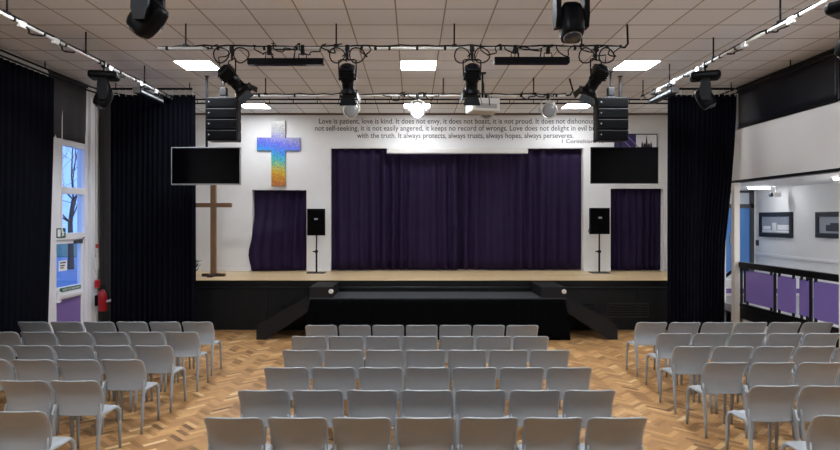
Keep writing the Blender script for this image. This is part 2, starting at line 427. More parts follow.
def stairs(sgn, label):
    xt = pX0 if sgn < 0 else pX1
    xb = PX(256.5, YP + .03) if sgn < 0 else PX(617.5, YP + .03)
    t = thing('stage_steps', ((xt + xb) / 2, YP + .5, 0), label, 'steps', 'steps at the ends of the stage platform')
    gp = .02 * sgn
    def lerp(f): return xt + gp + (xb - xt - gp) * f
    for y in (YP + .02, YSF - .09):
        MB().prism([(xt + gp, ZP + .02), (xb, .27), (xb, .0), (lerp(.82), .0), (xt + gp, ZP - .27)], 'y', y, y + .035).build('stringer', 'blackpaint', t)
    for f, z in ((.16, .62), (.44, .42), (.72, .22)):
        a, b = sorted((lerp(f - .14), lerp(f + .14)))
        MB().box(a, b, YP + .055, YSF - .09, z - .035, z, .004).build('tread', 'carpet', t)
    return t
stairs(-1, 'black open side steps leading down left from the stage platform')
stairs(1, 'black open side steps leading down right from the stage platform')

# ------------------------------------------------------------------ curtains
def drape(name, mb, m, label, cat='curtain', group=None, t=.005):
    return solid(tag(mb.build(name, m), label, cat, group), t)
seam = PX(457, YB)
YD = YB + .11
drape('stage_curtain', pleat(B[0] + .01, seam + .03, YD, ZS + .03, B[2] + .04, 12, .085, 11), 'purple', 'dark purple pleated stage drape, left half of the wide central opening', group='dark purple drapes in the stage openings')
drape('stage_curtain', pleat(seam - .02, B[1] - .01, YD + .06, ZS + .03, B[2] + .04, 11, .075, 12), 'purple', 'dark purple pleated stage drape, right half of the wide central opening', group='dark purple drapes in the stage openings')
def bulge():
    rn = random.Random(4)
    def fn(u, v):
        z = A[2] + .03 + (ZS + .02 - A[2] - .03) * v
        k = min(1, max(0, (v - .3) / .25)); k = k * k * (3 - 2 * k)
        b = math.exp(-((v - .80) / .16) ** 2) * (1 - u) ** 2 * .10
        x = A[0] + .02 + (A[1] - .02 - A[0] - .02) * u - b
        y = YB + .12 - .19 * k * (1 - u) ** .7 + .045 * math.sin(u * 36 + 2 * math.sin(v * 2)) * (.3 + .7 * u) + .02 * math.sin(u * 9 + v * 3)
        return Vector((x, y, z))
    return MB().grid(fn, 80, 16)
drape('doorway_curtain', bulge(), 'purple', 'narrow purple curtain bunched in the doorway below the shiny cross', group='dark purple drapes in the stage openings')
drape('doorway_curtain', pleat(C_[0] + .01, C_[1] - .01, YB + .12, ZS + .02, C_[2] + .03, 8, .06, 14), 'purple', 'narrow purple curtain in the right stage doorway below the right screen', group='dark purple drapes in the stage openings')

YW = 11.3; ZW = 4.62
def wing(px0, px1, label, flare_l=0., seed=1):
    x0, x1 = PX(px0, YW), PX(px1, YW)
    t = thing('wing_curtain', ((x0 + x1) / 2, YW, 0), label, 'curtain', 'tall black curtains')
    n = 17; rn = random.Random(seed)
    src = pleat(x0, x1, YW, .02, ZW, n, .045, seed)
    for v in src.bm.verts:                        # the free side draws in towards the floor
        f = (ZW - v.co.z) / ZW
        if flare_l: v.co.x = x0 + (v.co.x - x0) * (1 - flare_l * min(1, f * 1.6) ** 1.5)
    solid(src.build('drape', 'drape', t), .005)
    MB().cyl((x0 - .02, YW, ZW + .11), (x1 - .05, YW, ZW + .11), .022, n=10).build('curtain_rail', 'blackmetal', t)
    for sx in (x0 + .1, x1 - .1): MB().cyl((sx, YW, ZW + .11), (sx, YW, ZC), .01, n=8).build('rail_hanger', 'blackmetal', t)
    k = 13
    for i in range(k):
        x = x0 + .04 + (x1 - x0 - .08) * i / (k - 1)
        MB().tube([(x, YW, ZW + .10), (x, YW - .03, ZW + .07), (x, YW - .035, ZW + .02), (x + .01, YW - .01, ZW - .03)], .007, 6).build('curtain_hook', 'alu', t)
    return t
wing(110.5, 195, 'tall black curtain beside the left end of the stage, behind the left screen', seed=21)
wing(668, 736.5, 'tall black curtain beside the right end of the stage, next to the white post', .17, seed=22)
scb = pleat(5.2, YS(54.5, XL + .15), XL + .14, .02, 4.63, 32, .045, 23, along='y')
for v in scb.bm.verts:                            # gathered a little away from the door towards the floor
    f = min(1, max(0, (3.7 - v.co.z) / 3.2)); v.co.y -= .12 * f * (v.co.y - 5.2) / 4.9
drape('side_curtain', scb, 'drape', 'black curtain along the left wall beside the fire exit door', group='tall black curtains')
drape('grey_drape', pleat(DY1 + .03, 12.35, XL + .07, .02, 4.78, 6, .022, 24, along='y'), 'greydrape', 'dark grey drape hanging on the left wall between fire exit and black curtain')

# double curtain track that turns the corner along both walls
def track(z):
    pts = [(XL + .14, 5.2, z), (XL + .14, 11.1, z)]
    cx, cy, r = XL + .14 + 1.25, 11.1, 1.25
    for i in range(1, 7):
        a = PI - PI / 2 * i / 6; pts.append((cx + r * math.cos(a), cy + r * math.sin(a), z))
    cx2 = XR - .14 - .6
    for i in range(0, 7):
        a = PI / 2 - PI / 2 * i / 6; pts.append((cx2 + .6 * math.cos(a), 11.75 + .6 * math.sin(a), z))
    pts.append((XR - .14, 5.2, z)); return pts
tr = thing('curtain_track', (0, 11.55, 4.5), 'black double curtain track running round three sides under the ceiling', 'curtain track')
MB().tube(track(4.74), .016, 8).build('upper_pipe', 'blackmetal', tr)
MB().tube(track(4.66), .016, 8).build('lower_pipe', 'blackmetal', tr)
ties = MB()
for i in range(19):
    x = -4.4 + i * .49; ties.cyl((x, 12.35, 4.65), (x, 12.35, 4.75), .007, n=6)
ties.build('spacer', 'blackmetal', tr)
for x, y in ((-3.4, 12.35), (-1.2, 12.35), (1.6, 12.35), (3.6, 12.35), (XL + .14, 9.8), (XL + .14, 8.0), (XL + .14, 6.2), (XR - .14, 9.7), (XR - .14, 8.0), (XR - .14, 6.2)):
    MB().cyl((x, y, 4.74), (x, y, ZC), .009, n=8).build('hanger', 'blackmetal', tr)

# ------------------------------------------------------------------ left window, fire door
fr = MB(); XD = XL - .1
z1, z2, z3, z4 = 3.66, 2.81, 1.99, 1.0
y0, y1 = YS(51.5, XD), YS(82, XD); yu = YS(58.5, XD)
YW0 = DY0 - .02
def fbox(mb, ya, yb, za, zb, d0=-.05, d1=.06, bev=.006): return mb.box(XD + d0, XD + d1, ya, yb, za, zb, bev)
fbox(fr, YW0, y0 + .045, 0, ZC - .05); fbox(fr, y0 + .04, yu - .03, z3 + .065, ZC - .155, -.04, .048); fbox(fr, yu - .03, yu, z3 + .065, ZC - .155, -.052, .075); fbox(fr, y1, y1 + .1, 0, ZC - .05)
for z in (z1, z2, z3): fbox(fr, YW0 + .004, y1 + .05, z - .06, z + .06, -.045, .054)
fbox(fr, YW0 + .004, y1 + .05, ZC - .15, ZC, -.045, .054)
wn = struct('window_1', fr, 'upvc')
MB().box(XD - .015, XD - .005, yu, y1, z2 + .06, z1 - .06).build('pane', 'glass', wn)
MB().box(XD - .015, XD - .005, yu, y1, z3 + .06, z2 - .06).build('pane', 'glass', wn)
MB().box(XD - .015, XD - .005, yu, y1, z1 + .06, ZC - .15).build('pane', 'glass', wn)
struct('trim_9', MB().box(XL - .25, XL + .012, y1 + .1, DY1 - .05, 0, ZC, .006).box(XL - .06, XL + .03, DY1 - .05, DY1 + .02, 0, ZC, .006), 'upvc')
# door leaf
zr0, zr1 = .88, 1.10
dl = MB(); a, b = y0 + .05, y1 - .005
fbox(dl, a, a + .05, .02, z3 - .065, -.03, .03); fbox(dl, b - .07, b, .02, z3 - .065, -.03, .03)
fbox(dl, a + .003, b - .003, z3 - .13, z3 - .065, -.026, .026); fbox(dl, a + .003, b - .003, .02, .12, -.026, .026); fbox(dl, a + .003, b - .003, zr0, zr1, -.026, .026)
door = struct('door_1', dl, 'upvc')
MB().box(XD - .008, XD + .004, a + .045, b - .06, zr1, z3 - .12).build('pane', 'glass', door)
MB().box(XD - .015, XD + .015, a + .06, b - .06, .11, zr0).build('lower_panel', 'doorpurple', door)
pb = MB().box(XD + .03, XD + .085, a + .02, b - .1, zr0 + .03, zr0 + .10, .01).box(XD + .03, XD + .10, a - .02, a + .08, zr0 - .03, zr0 + .16, .012).build('push_bar', 'upvc', door)
MB().box(XD + .03, XD + .034, a + .14, b - .1, zr1 - .085, zr1 - .015).build('push_bar_label', 'greensign', door)
MB().box(XD + .03, XD + .08, b - .34, b - .1, z3 - .14, z3 - .08, .008).tube([(XD + .06, b - .3, z3 - .08), (XD + .09, b - .15, z3 - .07), (XD + .07, b - .05, z3 - .03)], .012, 6).build('door_closer', 'greyframe', door)

def text(body, m, name, parent, width=None, height=None, depth=.002, at=(0, 0, 0), right=(1, 0, 0), up=(0, 0, 1), space=1.0, thin=0.):
    cu = bpy.data.curves.new('t', 'FONT'); cu.body = body; cu.size = 1; cu.extrude = .02; cu.space_character = space; cu.offset = thin; cu.resolution_u = 3
    o = bpy.data.objects.new('t', cu); COL.objects.link(o)
    bpy.context.view_layer.update()
    me = bpy.data.meshes.new_from_object(o.evaluated_get(bpy.context.evaluated_depsgraph_get()))
    bpy.data.objects.remove(o); bpy.data.curves.remove(cu)
    xs = [v.co.x for v in me.vertices]; x0 = min(xs); w0 = max(xs) - x0
    sx = width / w0 if width else height; sy = height if height else sx
    right, up = Vector(right), Vector(up); nrm = right.cross(up); at = Vector(at); po = WL[parent.name]
    for v in me.vertices:
        c = v.co.copy()
        v.co = at + right * (c.x - x0) * sx + up * c.y * sy + nrm * (c.z / .02 * depth) - po
    me.name = name; me.materials.clear(); me.materials.append(M[m])
    ob = bpy.data.objects.new(name, me); COL.objects.link(ob); ob.parent = parent; WL[ob.name] = po.copy()
    return ob
text('PUSH BAR TO OPEN', 'paper', 'push_bar_lettering', door, width=(b - a) - .36, height=.05, at=(XD + .035, b - .14, zr1 - .068), right=(0, -1, 0))
for o_ in (): pass

# exit sign and notice
ye0, ye1 = YS(56.5, XD + .065), YS(65.5, XD + .065)
ex = thing('exit_sign', (XD + .065, (ye0 + ye1) / 2, PZ(237, ye0)), 'green fire exit sign with white running figure on the door transom', 'sign')
ze0, ze1 = PZ(238, ye0), PZ(228.3, ye0)
MB().box(XD + .062, XD + .068, ye0, ye1, ze0, ze1).build('sign_plate', 'greensign', ex)
g = MB(); hh = ze1 - ze0; ww = ye1 - ye0
def sq(mb, u0, u1, v0, v1): return mb.box(XD + .068, XD + .071, ye0 + u0 * ww, ye0 + u1 * ww, ze0 + v0 * hh, ze0 + v1 * hh)
sq(g, .10, .42, .12, .88)
g2 = MB(); g2.lathe([(0, .012), (.003, .012)], (XD + .068, ye0 + .68 * ww, ze0 + .78 * hh), (1, 0, 0), 12)
sq(g2, .62, .76, .35, .68); sq(g2, .56, .64, .12, .38); sq(g2, .72, .82, .18, .40); sq(g2, .76, .90, .50, .60)
g.build('door_symbol', 'paper', ex); g2.build('figure_symbol', 'paper', ex)
yn0, yn1 = YS(58.3, XD), YS(66.5, XD)
nz0, nz1 = PZ(271.5, yn0), PZ(261, yn0)
nt_ = thing('paper_notice', (XD + .01, (yn0 + yn1) / 2, nz0), 'white paper notice stuck on the glass of the fire exit door', 'notice')
MB().box(XD + .006, XD + .008, yn0, yn1, nz0, nz1).build('sheet', 'paper', nt_)
g = MB()
for k, (v0, v1) in enumerate(((.72, .86), (.45, .58), (.25, .36))): g.box(XD + .008, XD + .0095, yn0 + .04, yn1 - .04 - .03 * k, nz0 + v0 * (nz1 - nz0), nz0 + v1 * (nz1 - nz0))
g.build('printed_lines', 'ink', nt_)

# blind over the high left window
bl = thing('roller_blind', (XL + .05, (DY0 + y1) / 2, 3.62), 'dark grey blackout blind pulled down over the top of the left window', 'blind')
def bf(u, v):
    return Vector((XL - .025 + .015 * math.sin(u * 9 + v * 2) * v + .008 * math.sin(u * 23), YW0 + (y1 + .02 - YW0) * u, 4.76 + (3.70 - 4.76) * v))
solid(MB().grid(bf, 30, 8).build('blind_fabric', 'greydrape', bl), .004)
MB().cyl((XL - .02, YW0, 4.78), (XL - .02, y1 + .02, 4.78), .03, n=12).build('blind_tube', 'greydrape', bl)

# clerestory blinds on the right
for ya, yb, lab in ((8.92, 11.62, 'dark blackout blind above the white parapet, nearer the stage'), (6.2, 8.88, 'dark blackout blind above the parapet at the right edge of the picture')):
    bl = thing('roller_blind', (XR + .06, (ya + yb) / 2, PZ1), lab, 'blind', 'dark blinds above the parapet')
    def bf(u, v, ya=ya, yb=yb): return Vector((XR + .06 + .006 * math.sin(u * 12 + v * 2), ya + (yb - ya) * u, ZC - .1 + (PZ1 + .06 - ZC + .1) * v))
    solid(MB().grid(bf, 40, 6).build('blind_fabric', 'blind', bl), .004)
    MB().cyl((XR + .06, ya, ZC - .07), (XR + .06, yb, ZC - .07), .035, n=12).build('blind_tube', 'blackmetal', bl)
    MB().box(XR + .045, XR + .075, ya, yb, PZ1 + .03, PZ1 + .06, .005).build('bottom_bar', 'blackmetal', bl)

# extinguisher and signs on the left wall past the door
ex_y = YS(100.8, XL + .16); ex_x = XL + .2
zt, zb = PZ(291, ex_y), PZ(311, ex_y)
fe = thing('fire_extinguisher', (ex_x, ex_y, zb), 'red fire extinguisher with black hose hung beside the fire exit door', 'fire extinguisher')
MB().lathe([(0, .075), (.01, .085), (zt - zb - .05, .085), (zt - zb - .01, .06), (zt - zb + .01, .03), (zt - zb + .03, .03)], (ex_x, ex_y, zb), (0, 0, 1)).build('cylinder', 'red', fe)
MB().box(ex_x - .025, ex_x + .025, ex_y - .03, ex_y + .03, zt + .03, zt + .07, .006).box(ex_x - .012, ex_x + .012, ex_y - .02, ex_y + .12, zt + .06, zt + .075).box(ex_x - .012, ex_x + .012, ex_y - .02, ex_y + .12, zt + .09, zt + .105).build('valve_head', 'blackmetal', fe)
MB().tube([(ex_x, ex_y - .03, zt + .05), (ex_x + .08, ex_y - .08, zt + .05), (ex_x + .13, ex_y - .06, zt - .06), (ex_x + .13, ex_y - .03, zb + .15), (ex_x + .17, ex_y, zb + .12)], .012, 8).build('hose', 'rubber', fe)
MB().tube([(ex_x + .10, ex_y - .07, zb + .19), (ex_x + .24, ex_y - .07, zb + .22)], [.018, .035], 10).build('horn', 'whiteplastic', fe)
MB().box(ex_x - .13, ex_x - .082, ex_y - .05, ex_y + .05, zb + .1, zb + .3).build('wall_bracket', 'blackmetal', fe)
yc = YS(96.2, XL + .03)
def wsign(py0, py1, m, name, label, cat, extra=None, wd=.16, dp=.012):
    t = tag(MB().box(XL + .032, XL + .032 + dp, yc - wd / 2, yc + wd / 2, PZ(py1, yc), PZ(py0, yc), .003).build(name, m), label, cat); return t
wsign(280, 287.5, 'redsign', 'fire_alarm_point', 'red fire alarm call point on the door jamb above the extinguisher', 'fire alarm', wd=.12, dp=.05)
wsign(257.5, 269.5, 'whiteplastic', 'safety_sign', 'white safety sign on the jamb above the red call point', 'sign', wd=.16)
ts = wsign(241.5, 254, 'whiteplastic', 'safety_sign', 'red and white fire sign highest on the jamb beside the fire exit', 'sign', wd=.1)

MB().box(XL + .044, XL + .047, yc - .05, yc + .05, PZ(248, yc), PZ(244, yc)).build('red_symbol', 'redsign', ts)
# outdoors, seen through the door
g_ = MB().box(-90, XL - .26, -20, 90, -.2, -.1).build('ground_outside', 'tarmac'); g_['kind'] = 'structure'
g_ = MB().box(-70, -8, 38, 85, -.1, -.05).build('grass_verge', 'grass'); g_['kind'] = 'structure'
def tree():
    o = Vector((-16.4, 29.0, -.1))
    t = thing('bare_tree', o, 'bare leafless tree outside, seen through the upper left window', 'tree')
    rn = random.Random(8); tw = MB(); tk = MB()
    def grow(mb, p, d, L, r, lv):
        q = p; pts = [p]; k = 3
        for i in range(k):
            d = (d + Vector((rn.uniform(-.25, .25), rn.uniform(-.25, .25), rn.uniform(-.05, .12)))).normalized()
            q = q + d * L / k; pts.append(q)
        mb.tube(pts, [max(.008, r * (1 - .4 * i / k)) for i in range(k + 1)], 8 if lv == 0 else 4)
        if lv >= 5: return
        for i in range(3 if lv else 9):
            a = pts[rn.randint(1 if lv else 2, k)]
            nd = (d + Vector((rn.uniform(-1, 1), rn.uniform(-1, 1), rn.uniform(-.3, .5))) * 1.1).normalized()
            grow(tw, a, nd, (L * rn.uniform(.6, .8)) if lv else 3.4 * rn.uniform(.8, 1.1), r * (.42 if lv else .28), lv + 1)
    grow(tk, o, Vector((0, 0, 1)), 3.4, .15, 0)
    tk.build('trunk', 'bark', t); tw.build('branches', 'bark', t)
tree()

# ------------------------------------------------------------------ chairs
def plate(fn_c, fn_hw, th, nu, vs, normal):       # rounded panel: centre line, half width, both faces and rim
    mb = MB(); F_, B_ = [], []
    for v in vs:
        hw = fn_hw(v); ra, rb = [], []
        for i in range(nu + 1):
            u = -1 + 2 * i / nu
            p = fn_c(u * hw, v); e = min(1, (1 - abs(u)) * hw / .008 + .25, 1)
            n = normal(u * hw, v)
            ra.append(mb.bm.verts.new(p + n * th / 2 * e)); rb.append(mb.bm.verts.new(p - n * th / 2 * e))
        F_.append(ra); B_.append(rb)
    def q(a, b, c, d):
        f = mb.bm.faces.new((a, b, c, d)); f.smooth = True
    for j in range(len(vs) - 1):
        for i in range(nu):
            q(F_[j][i], F_[j][i + 1], F_[j + 1][i + 1], F_[j + 1][i]); q(B_[j][i], B_[j + 1][i], B_[j + 1][i + 1], B_[j][i + 1])
        for k in (0, nu): q(F_[j][k], F_[j + 1][k], B_[j + 1][k], B_[j][k])
    for j in (0, len(vs) - 1):
        for i in range(nu): q(F_[j][i], F_[j][i + 1], B_[j][i + 1], B_[j][i])
    return mb

def make_chair():
    t = thing('plastic_chair', (0, 0, 0), 'grey plastic chair', 'chair', 'grey plastic chairs in rows')
    z0, z1 = .452, .80; H = z1 - z0
    def hw(v):
        w_ = .222 + .004 * v; d_ = (1 - v) * H; r = .045
        if d_ < r: w_ -= r - math.sqrt(max(0, r * r - (r - d_) ** 2))
        e_ = v * H; r = .055
        if e_ < r: w_ -= (r - math.sqrt(max(0, r * r - (r - e_) ** 2))) * .62
        return w_
    def cen(x, v):
        z = z0 + v * H
        return Vector((x, .03 + .042 * math.sin(PI * v * .9) - .105 * v * v + .02 + .6 * x * x * (1 - .45 * v) - .005, z + .004 * (x / .2) ** 2 * v))
    vs = [0, .02, .05, .1, .16, .22, .3, .45, .6, .75, .86, .9, .94, .97, .99, 1]
    plate(cen, hw, .019, 22, vs, lambda x, v: Vector((-x * 1.1, 1, .25)).normalized()).build('backrest', 'chair', t)
    def shw(v):
        w_ = .215; L = .37; d_ = (1 - v) * L; r = .06
        if d_ < r: w_ -= r - math.sqrt(max(0, r * r - (r - d_) ** 2))
        return w_
    def sc(x, v):
        y = .055 + v * .37
        return Vector((x, y, .452 - .012 * math.cos(x / .215 * PI / 2) * math.sin(v * PI) + .012 * (1 - v) ** 4 - .022 * max(0, (v - .75) / .25) ** 2 - .016 * abs(x / .215) ** 6))
    plate(sc, shw, .018, 18, [0, .08, .2, .35, .5, .65, .78, .86, .92, .96, .985, 1], lambda x, v: Vector((0, .25 * max(0, v - .7), 1)).normalized()).build('seat', 'chair', t)
    for s in (-1, 1):
        MB().tube([(s * .190, .35, .430), (s * .200, .385, .424), (s * .206, .408, .40), (s * .208, .418, .36), (s * .209, .428, .18), (s * .210, .436, .001)], [.016, .022, .0225, .0215, .0185, .0155], 10, flat=.85, up=(0, 0, 1)).build('leg', 'chairleg', t)
        MB().tube([(s * .206, .062, .56), (s * .208, .050, .50), (s * .210, .038, .44), (s * .211, .026, .36), (s * .211, .006, .18), (s * .212, -.012, .001)], [.008, .015, .022, .0225, .019, .0155], 10, flat=.85, up=(0, 1, 0)).build('leg', 'chairleg', t)
        MB().tube([(s * .210, .040, .385), (s * .208, .060, .425), (s * .202, .105, .443), (s * .196, .22, .438), (s * .196, .35, .430)], [.016, .017, .016, .014, .013], 8).build('side_rail', 'chairleg', t)
    return t
proto = [make_chair()]; used = [False]
rj = random.Random(12)
def put_chair(x, y, label, rz=0):
    o = proto[0] if not used[0] else copy_tree(proto[0])
    used[0] = True
    o.location = (x, y, 0); o.rotation_euler = (0, 0, rz + math.radians(rj.uniform(-.7, .7))); o['label'] = label
    WL[o.name] = Vector((x, y, 0))
rows = ['front row by the stage', 'second row from the stage', 'third row from the stage', 'fourth row from the stage', 'fifth row from the stage', 'sixth row from the stage']
for r, (Y, cx) in enumerate(zip((8.57, 7.76, 6.95, 6.14, 5.33, 4.60), (.125, .09, .15, .15, .12, .094))):
    for k in range(7):
        put_chair(cx + (k - 3) * (.487 if r == 5 else .480 if r in (3, 4) else .476), Y, 'grey plastic chair, %s from left in the %s, middle block' % (ORD[k], rows[r]))
for r, (Y, xr, n) in enumerate(zip((8.85, 8.06, 7.2, 6.48, 5.64, 4.75), (-2.93, -2.86, -2.865, -2.89, -2.925, -2.885), (6, 6, 5, 4, 2, 1))):
    for k in range(n):
        put_chair(xr - .225 - k * .48, Y, 'grey plastic chair, %s from the aisle in the %s, left block' % (ORD[k], rows[r]))
for r, (Y, xl, n, sp) in enumerate(zip((8.81, 7.96, 7.15, 6.35, 5.47, 4.65), (3.25, 3.22, 3.085, 3.06, 3.05, 3.08), (6, 5, 5, 3, 2, 1), (.486, .487, .485, .497, .478, .47))):
    for k in range(n):
        put_chair(xl + .225 + k * sp, Y, 'grey plastic chair, %s from the aisle in the %s, right block' % (ORD[k], rows[r]))

# ------------------------------------------------------------------ ceiling lights
lp = thing('ceiling_light', (0, 0, ZC - .012), 'x', 'ceiling light', 'square ceiling light panels')
MB().box(-.3, .3, -.3, -.285, ZC - .012, ZC).box(-.3, .3, .285, .3, ZC - .012, ZC).box(-.3, -.285, -.285, .285, ZC - .012, ZC).box(.285, .3, -.285, .285, ZC - .012, ZC).build('frame', 'trimw', lp)
MB().box(-.285, .285, -.285, .285, ZC - .009, ZC - .002).build('diffuser', 'lamp', lp)
near = [c for c in lp.children if c.name == 'diffuser'][0].data
cols = ((-3.56, 'left'), (.09, 'middle'), (3.69, 'right'))
rowsl = ((13.65, 'farthest row over the stage edge'), (10.05, 'row in front of the stage'), (6.45, 'row above the chairs'), (2.85, 'row above the viewer'))
first = True; far = None
for Y, rl in rowsl:
    for X, cl in cols:
        o = lp if first else copy_tree(lp); first = False
        if Y > 13:
            for ch in o.children:
                if ch.name.startswith('diffuser'): ch.data = ch.data.copy() if far is None else far; far = ch.data; far.materials[0] = M['lampfar']
        elif o is lp: pass
        else:
            for ch in o.children:
                if ch.name.startswith('diffuser'): ch.data = near
        o.location = (X, Y - .04, ZC - .012); o['label'] = 'square white ceiling light panel, %s one, %s' % (cl, rl)

# ------------------------------------------------------------------ lighting bars
ZB = 4.53
def bar(p0, p1, label, rods, clamps, cable=True, extra=None, r=.019):
    p0, p1 = Vector(p0), Vector(p1); d = (p1 - p0).normalized()
    t = thing('lighting_bar', (p0 + p1) / 2, label, 'lighting bar', 'lighting bars under the ceiling')
    MB().cyl(p0, p1, r, n=12).build('tube', 'alu', t)
    for f in rods:
        q = p0 + (p1 - p0) * f
        MB().cyl(q + Vector((0, 0, .02)), (q.x, q.y, ZC), .011, n=8).box(q.x - .03, q.x + .03, q.y - .03, q.y + .03, q.z + .015, q.z + .05, .006).build('hanger_rod', 'blackmetal', t)
    for f in clamps:
        q = p0 + (p1 - p0) * f
        MB().tube([q - d * .016, q + d * .016], .026, 12).build('tape_band', 'blackmetal', t)
    if cable:
        rn = random.Random(int(p0.y * 10)); side = d.cross(Vector((0, 0, 1))); pts = []
        n = 40
        for i in range(n + 1):
            q = p0 + (p1 - p0) * i / n
            pts.append(q + Vector((0, 0, .03 + .012 * rn.uniform(-1, 1))) + side * rn.uniform(-.015, .015))
        MB().tube(pts, .011, 6).build('cable', 'rubber', t)
    return t
XA, XBb = PX(158, 7.9), PX(621, 7.9)
fb = bar((XA, 7.9, ZB), (XBb, 7.9, ZB), 'long silver lighting bar across the hall holding four black spotlights', [.06, .385, .64, .915], [.02, .13, .23, .3, .41, .44, .47, .5, .56, .62, .74, .9])
MB().tube([(XBb - .02, 7.9, ZB + .01), (XBb + .05, 7.9, ZB + .01), (XBb + .09, 7.9, ZB + .06), (XBb + .08, 7.9, ZC - .01)], .014, 8).build('feed_cable', 'rubber', fb)
rq = random.Random(31)
for pa_, pb_ in ((204, 216), (252, 276), (270, 300), (296, 326), (322, 340), (360, 372), (478, 500), (500, 524), (518, 552), (548, 582), (574, 604), (604, 620)):
    xa, xb = PX(pa_, 7.9), PX(pb_, 7.9); n = 14; dz = rq.uniform(.05, .15); lift = rq.uniform(.0, .05); ph = rq.uniform(0, 6)
    MB().tube([(xa + (xb - xa) * i / n + .03 * math.sin(i * 1.3 + ph), 7.9 - .03 + .02 * math.sin(i + ph), ZB + .03 + lift * math.sin(i * .9 + ph) - dz * math.sin(PI * i / n) ** 2) for i in range(n + 1)], .0085, 6).build('loose_cable', 'rubber', fb)
YR = 10.94
rb = bar((PX(243, YR), YR, ZB), (PX(566, YR), YR, ZB), 'silver lighting bar nearest the stage holding round silver lamps and projector', [.07, .34, .62, .9], [.05, .16, .34, .5, .56, .72, .86, .97], r=.015)
MB().tube([P(565, 95.5, YR), P(570, 95, YR), P(573, 91, YR), (PX(569.5, YR), YR, ZC - .01)], .016, 8).build('feed_cable', 'rubber', rb)
XLb, XRb = -4.46, 4.22
def fy(y): return (y - 5.0) / 6.2
lb = bar((XLb, 5.0, ZB), (XLb, 11.2, ZB), 'silver lighting bar running towards the stage along the left side', [fy(6.65), fy(8.25), fy(10.05)], [fy(q) for q in (6.75, 7.3, 7.6, 7.75, 8.6, 8.8, 9.2, 9.7, 10.4, 10.9, 11.1)])
rb2 = bar((XRb, 5.0, ZB), (XRb, 11.2, ZB), 'silver lighting bar running towards the stage along the right side', [fy(6.95), fy(8.5), fy(9.95), fy(11.1)], [fy(q) for q in (6.6, 7.2, 7.9, 8.3, 8.5, 9.0, 9.4, 10.0, 10.5, 11.0)])
bar((-3.3, 4.75, ZB), (2.7, 4.75, ZB), 'silver lighting bar above the picture holding two large moving heads', [.08, .5, .92], [.2, .8])
# cast sockets and loose cable swags along the side bars
def swag(par, X, ys, seed):
    rn = random.Random(seed)
    for ya, yb in ys:
        n = 10; dz = rn.uniform(.03, .07)
        MB().tube([(X + .03 * math.sin(i), ya + (yb - ya) * i / n, ZB - .02 - dz * math.sin(PI * i / n)) for i in range(n + 1)], .011, 6).build('loose_cable', 'rubber', par)
        MB().box(X - .026, X + .026, ya - .06, ya + .06, ZB - .055, ZB + .024, .012).build('socket_box', 'alu', par)
swag(lb, XLb, ((6.9, 7.3), (7.55, 8.0), (8.9, 9.4), (9.9, 10.2), (10.5, 10.8)), 3)
swag(rb2, XRb, ((6.75, 7.15), (7.7, 8.1), (8.95, 9.35), (9.75, 10.1), (10.4, 10.7)), 4)

def clamp(mb, p, bar_p):                           # hook clamp from a fixture up to its bar
    p, b = Vector(p), Vector(bar_p)
    mb.tube([p, b - Vector((0, 0, .035))], .014, 8)
    mb.box(b.x - .03, b.x + .03, b.y - .03, b.y + .03, b.z - .05, b.z + .042, .012)

# moving heads
def moving_head(x, y, pan, tilt, label, zt=4.36, s=1.0):
    t = thing('moving_head_light', (x, y, zt - .6 * s), label, 'moving head light', 'black moving head lights')
    R = Matrix.Translation((x, y, zt)) @ Matrix.Rotation(pan, 4, 'Z') @ Matrix.Scale(s, 4)
    MB().box(-.165, .165, -.215, .215, -.12, 0, .045, 3).box(-.10, .10, -.22, .22, -.10, -.03, .01).xform(R).build('base', 'blackplastic', t)
    c = MB(); clamp(c, (x, y, zt - .02), (x, y, ZB)); c.build('clamp', 'blackmetal', t)
    yk = MB()
    for sg in (-1, 1):
        yk.prism([(-.045, -.12), (.045, -.12), (.075, -.20), (.08, -.36), (.05, -.46), (-.05, -.46), (-.08, -.36), (-.075, -.20)], 'x', sg * .125 - .022, sg * .125 + .022)
    yk.box(-.147, .147, -.06, .06, -.165, -.115, .012)
    yk.xform(R).build('yoke', 'blackplastic', t)
    H = R @ Matrix.Translation((0, 0, -.40)) @ Matrix.Rotation(tilt, 4, 'X')
    hd = MB()
    secs = [(-.155, .050, .06), (-.15, .07, .085), (-.12, .088, .105), (-.04, .098, .12), (.05, .098, .12), (.11, .095, .115), (.155, .088, .10), (.165, .08, .09)]
    rings = []
    for zz, a, b_ in secs:
        rg = []
        for i in range(24):
            th = 2 * PI * i / 24; cx, sy = math.cos(th), math.sin(th); k = (abs(cx) ** 5 + abs(sy) ** 5) ** (-1 / 5)
            rg.append(hd.bm.verts.new((a * cx * k, b_ * sy * k, -zz)))
        rings.append(rg)
    for i in range(len(rings) - 1):
        for j in range(24):
            f = hd.bm.faces.new((rings[i][j], rings[i][(j + 1) % 24], rings[i + 1][(j + 1) % 24], rings[i + 1][j])); f.smooth = True
    hd.bm.faces.new(rings[0]); hd.bm.faces.new(rings[-1][::-1])
    h = hd.xform(H).build('head', 'blackplastic', t)
    MB().lathe([(0, .072), (.012, .074), (.02, .062), (.026, .03)], (0, 0, -.163), (0, 0, -1)).xform(H).build('lens', 'glasslens', h)
    MB().lathe([(0, .082), (.010, .082)], (0, 0, -.158), (0, 0, -1)).xform(H).build('lens_ring', 'bezel', h)
    return t
moving_head(PX(148.5, 4.75), 4.75, PI / 2 - .15, .78, 'large black moving head light at the top left of the picture', s=.88, zt=4.235)
moving_head(PX(571, 4.75), 4.75, 0, -.35, 'large black moving head light at the top centre right of the picture', s=.88, zt=4.20)
moving_head(XLb, YS(104, XLb), PI / 2 + .3, .4, 'black moving head light on the left side bar', s=.9, zt=4.42)
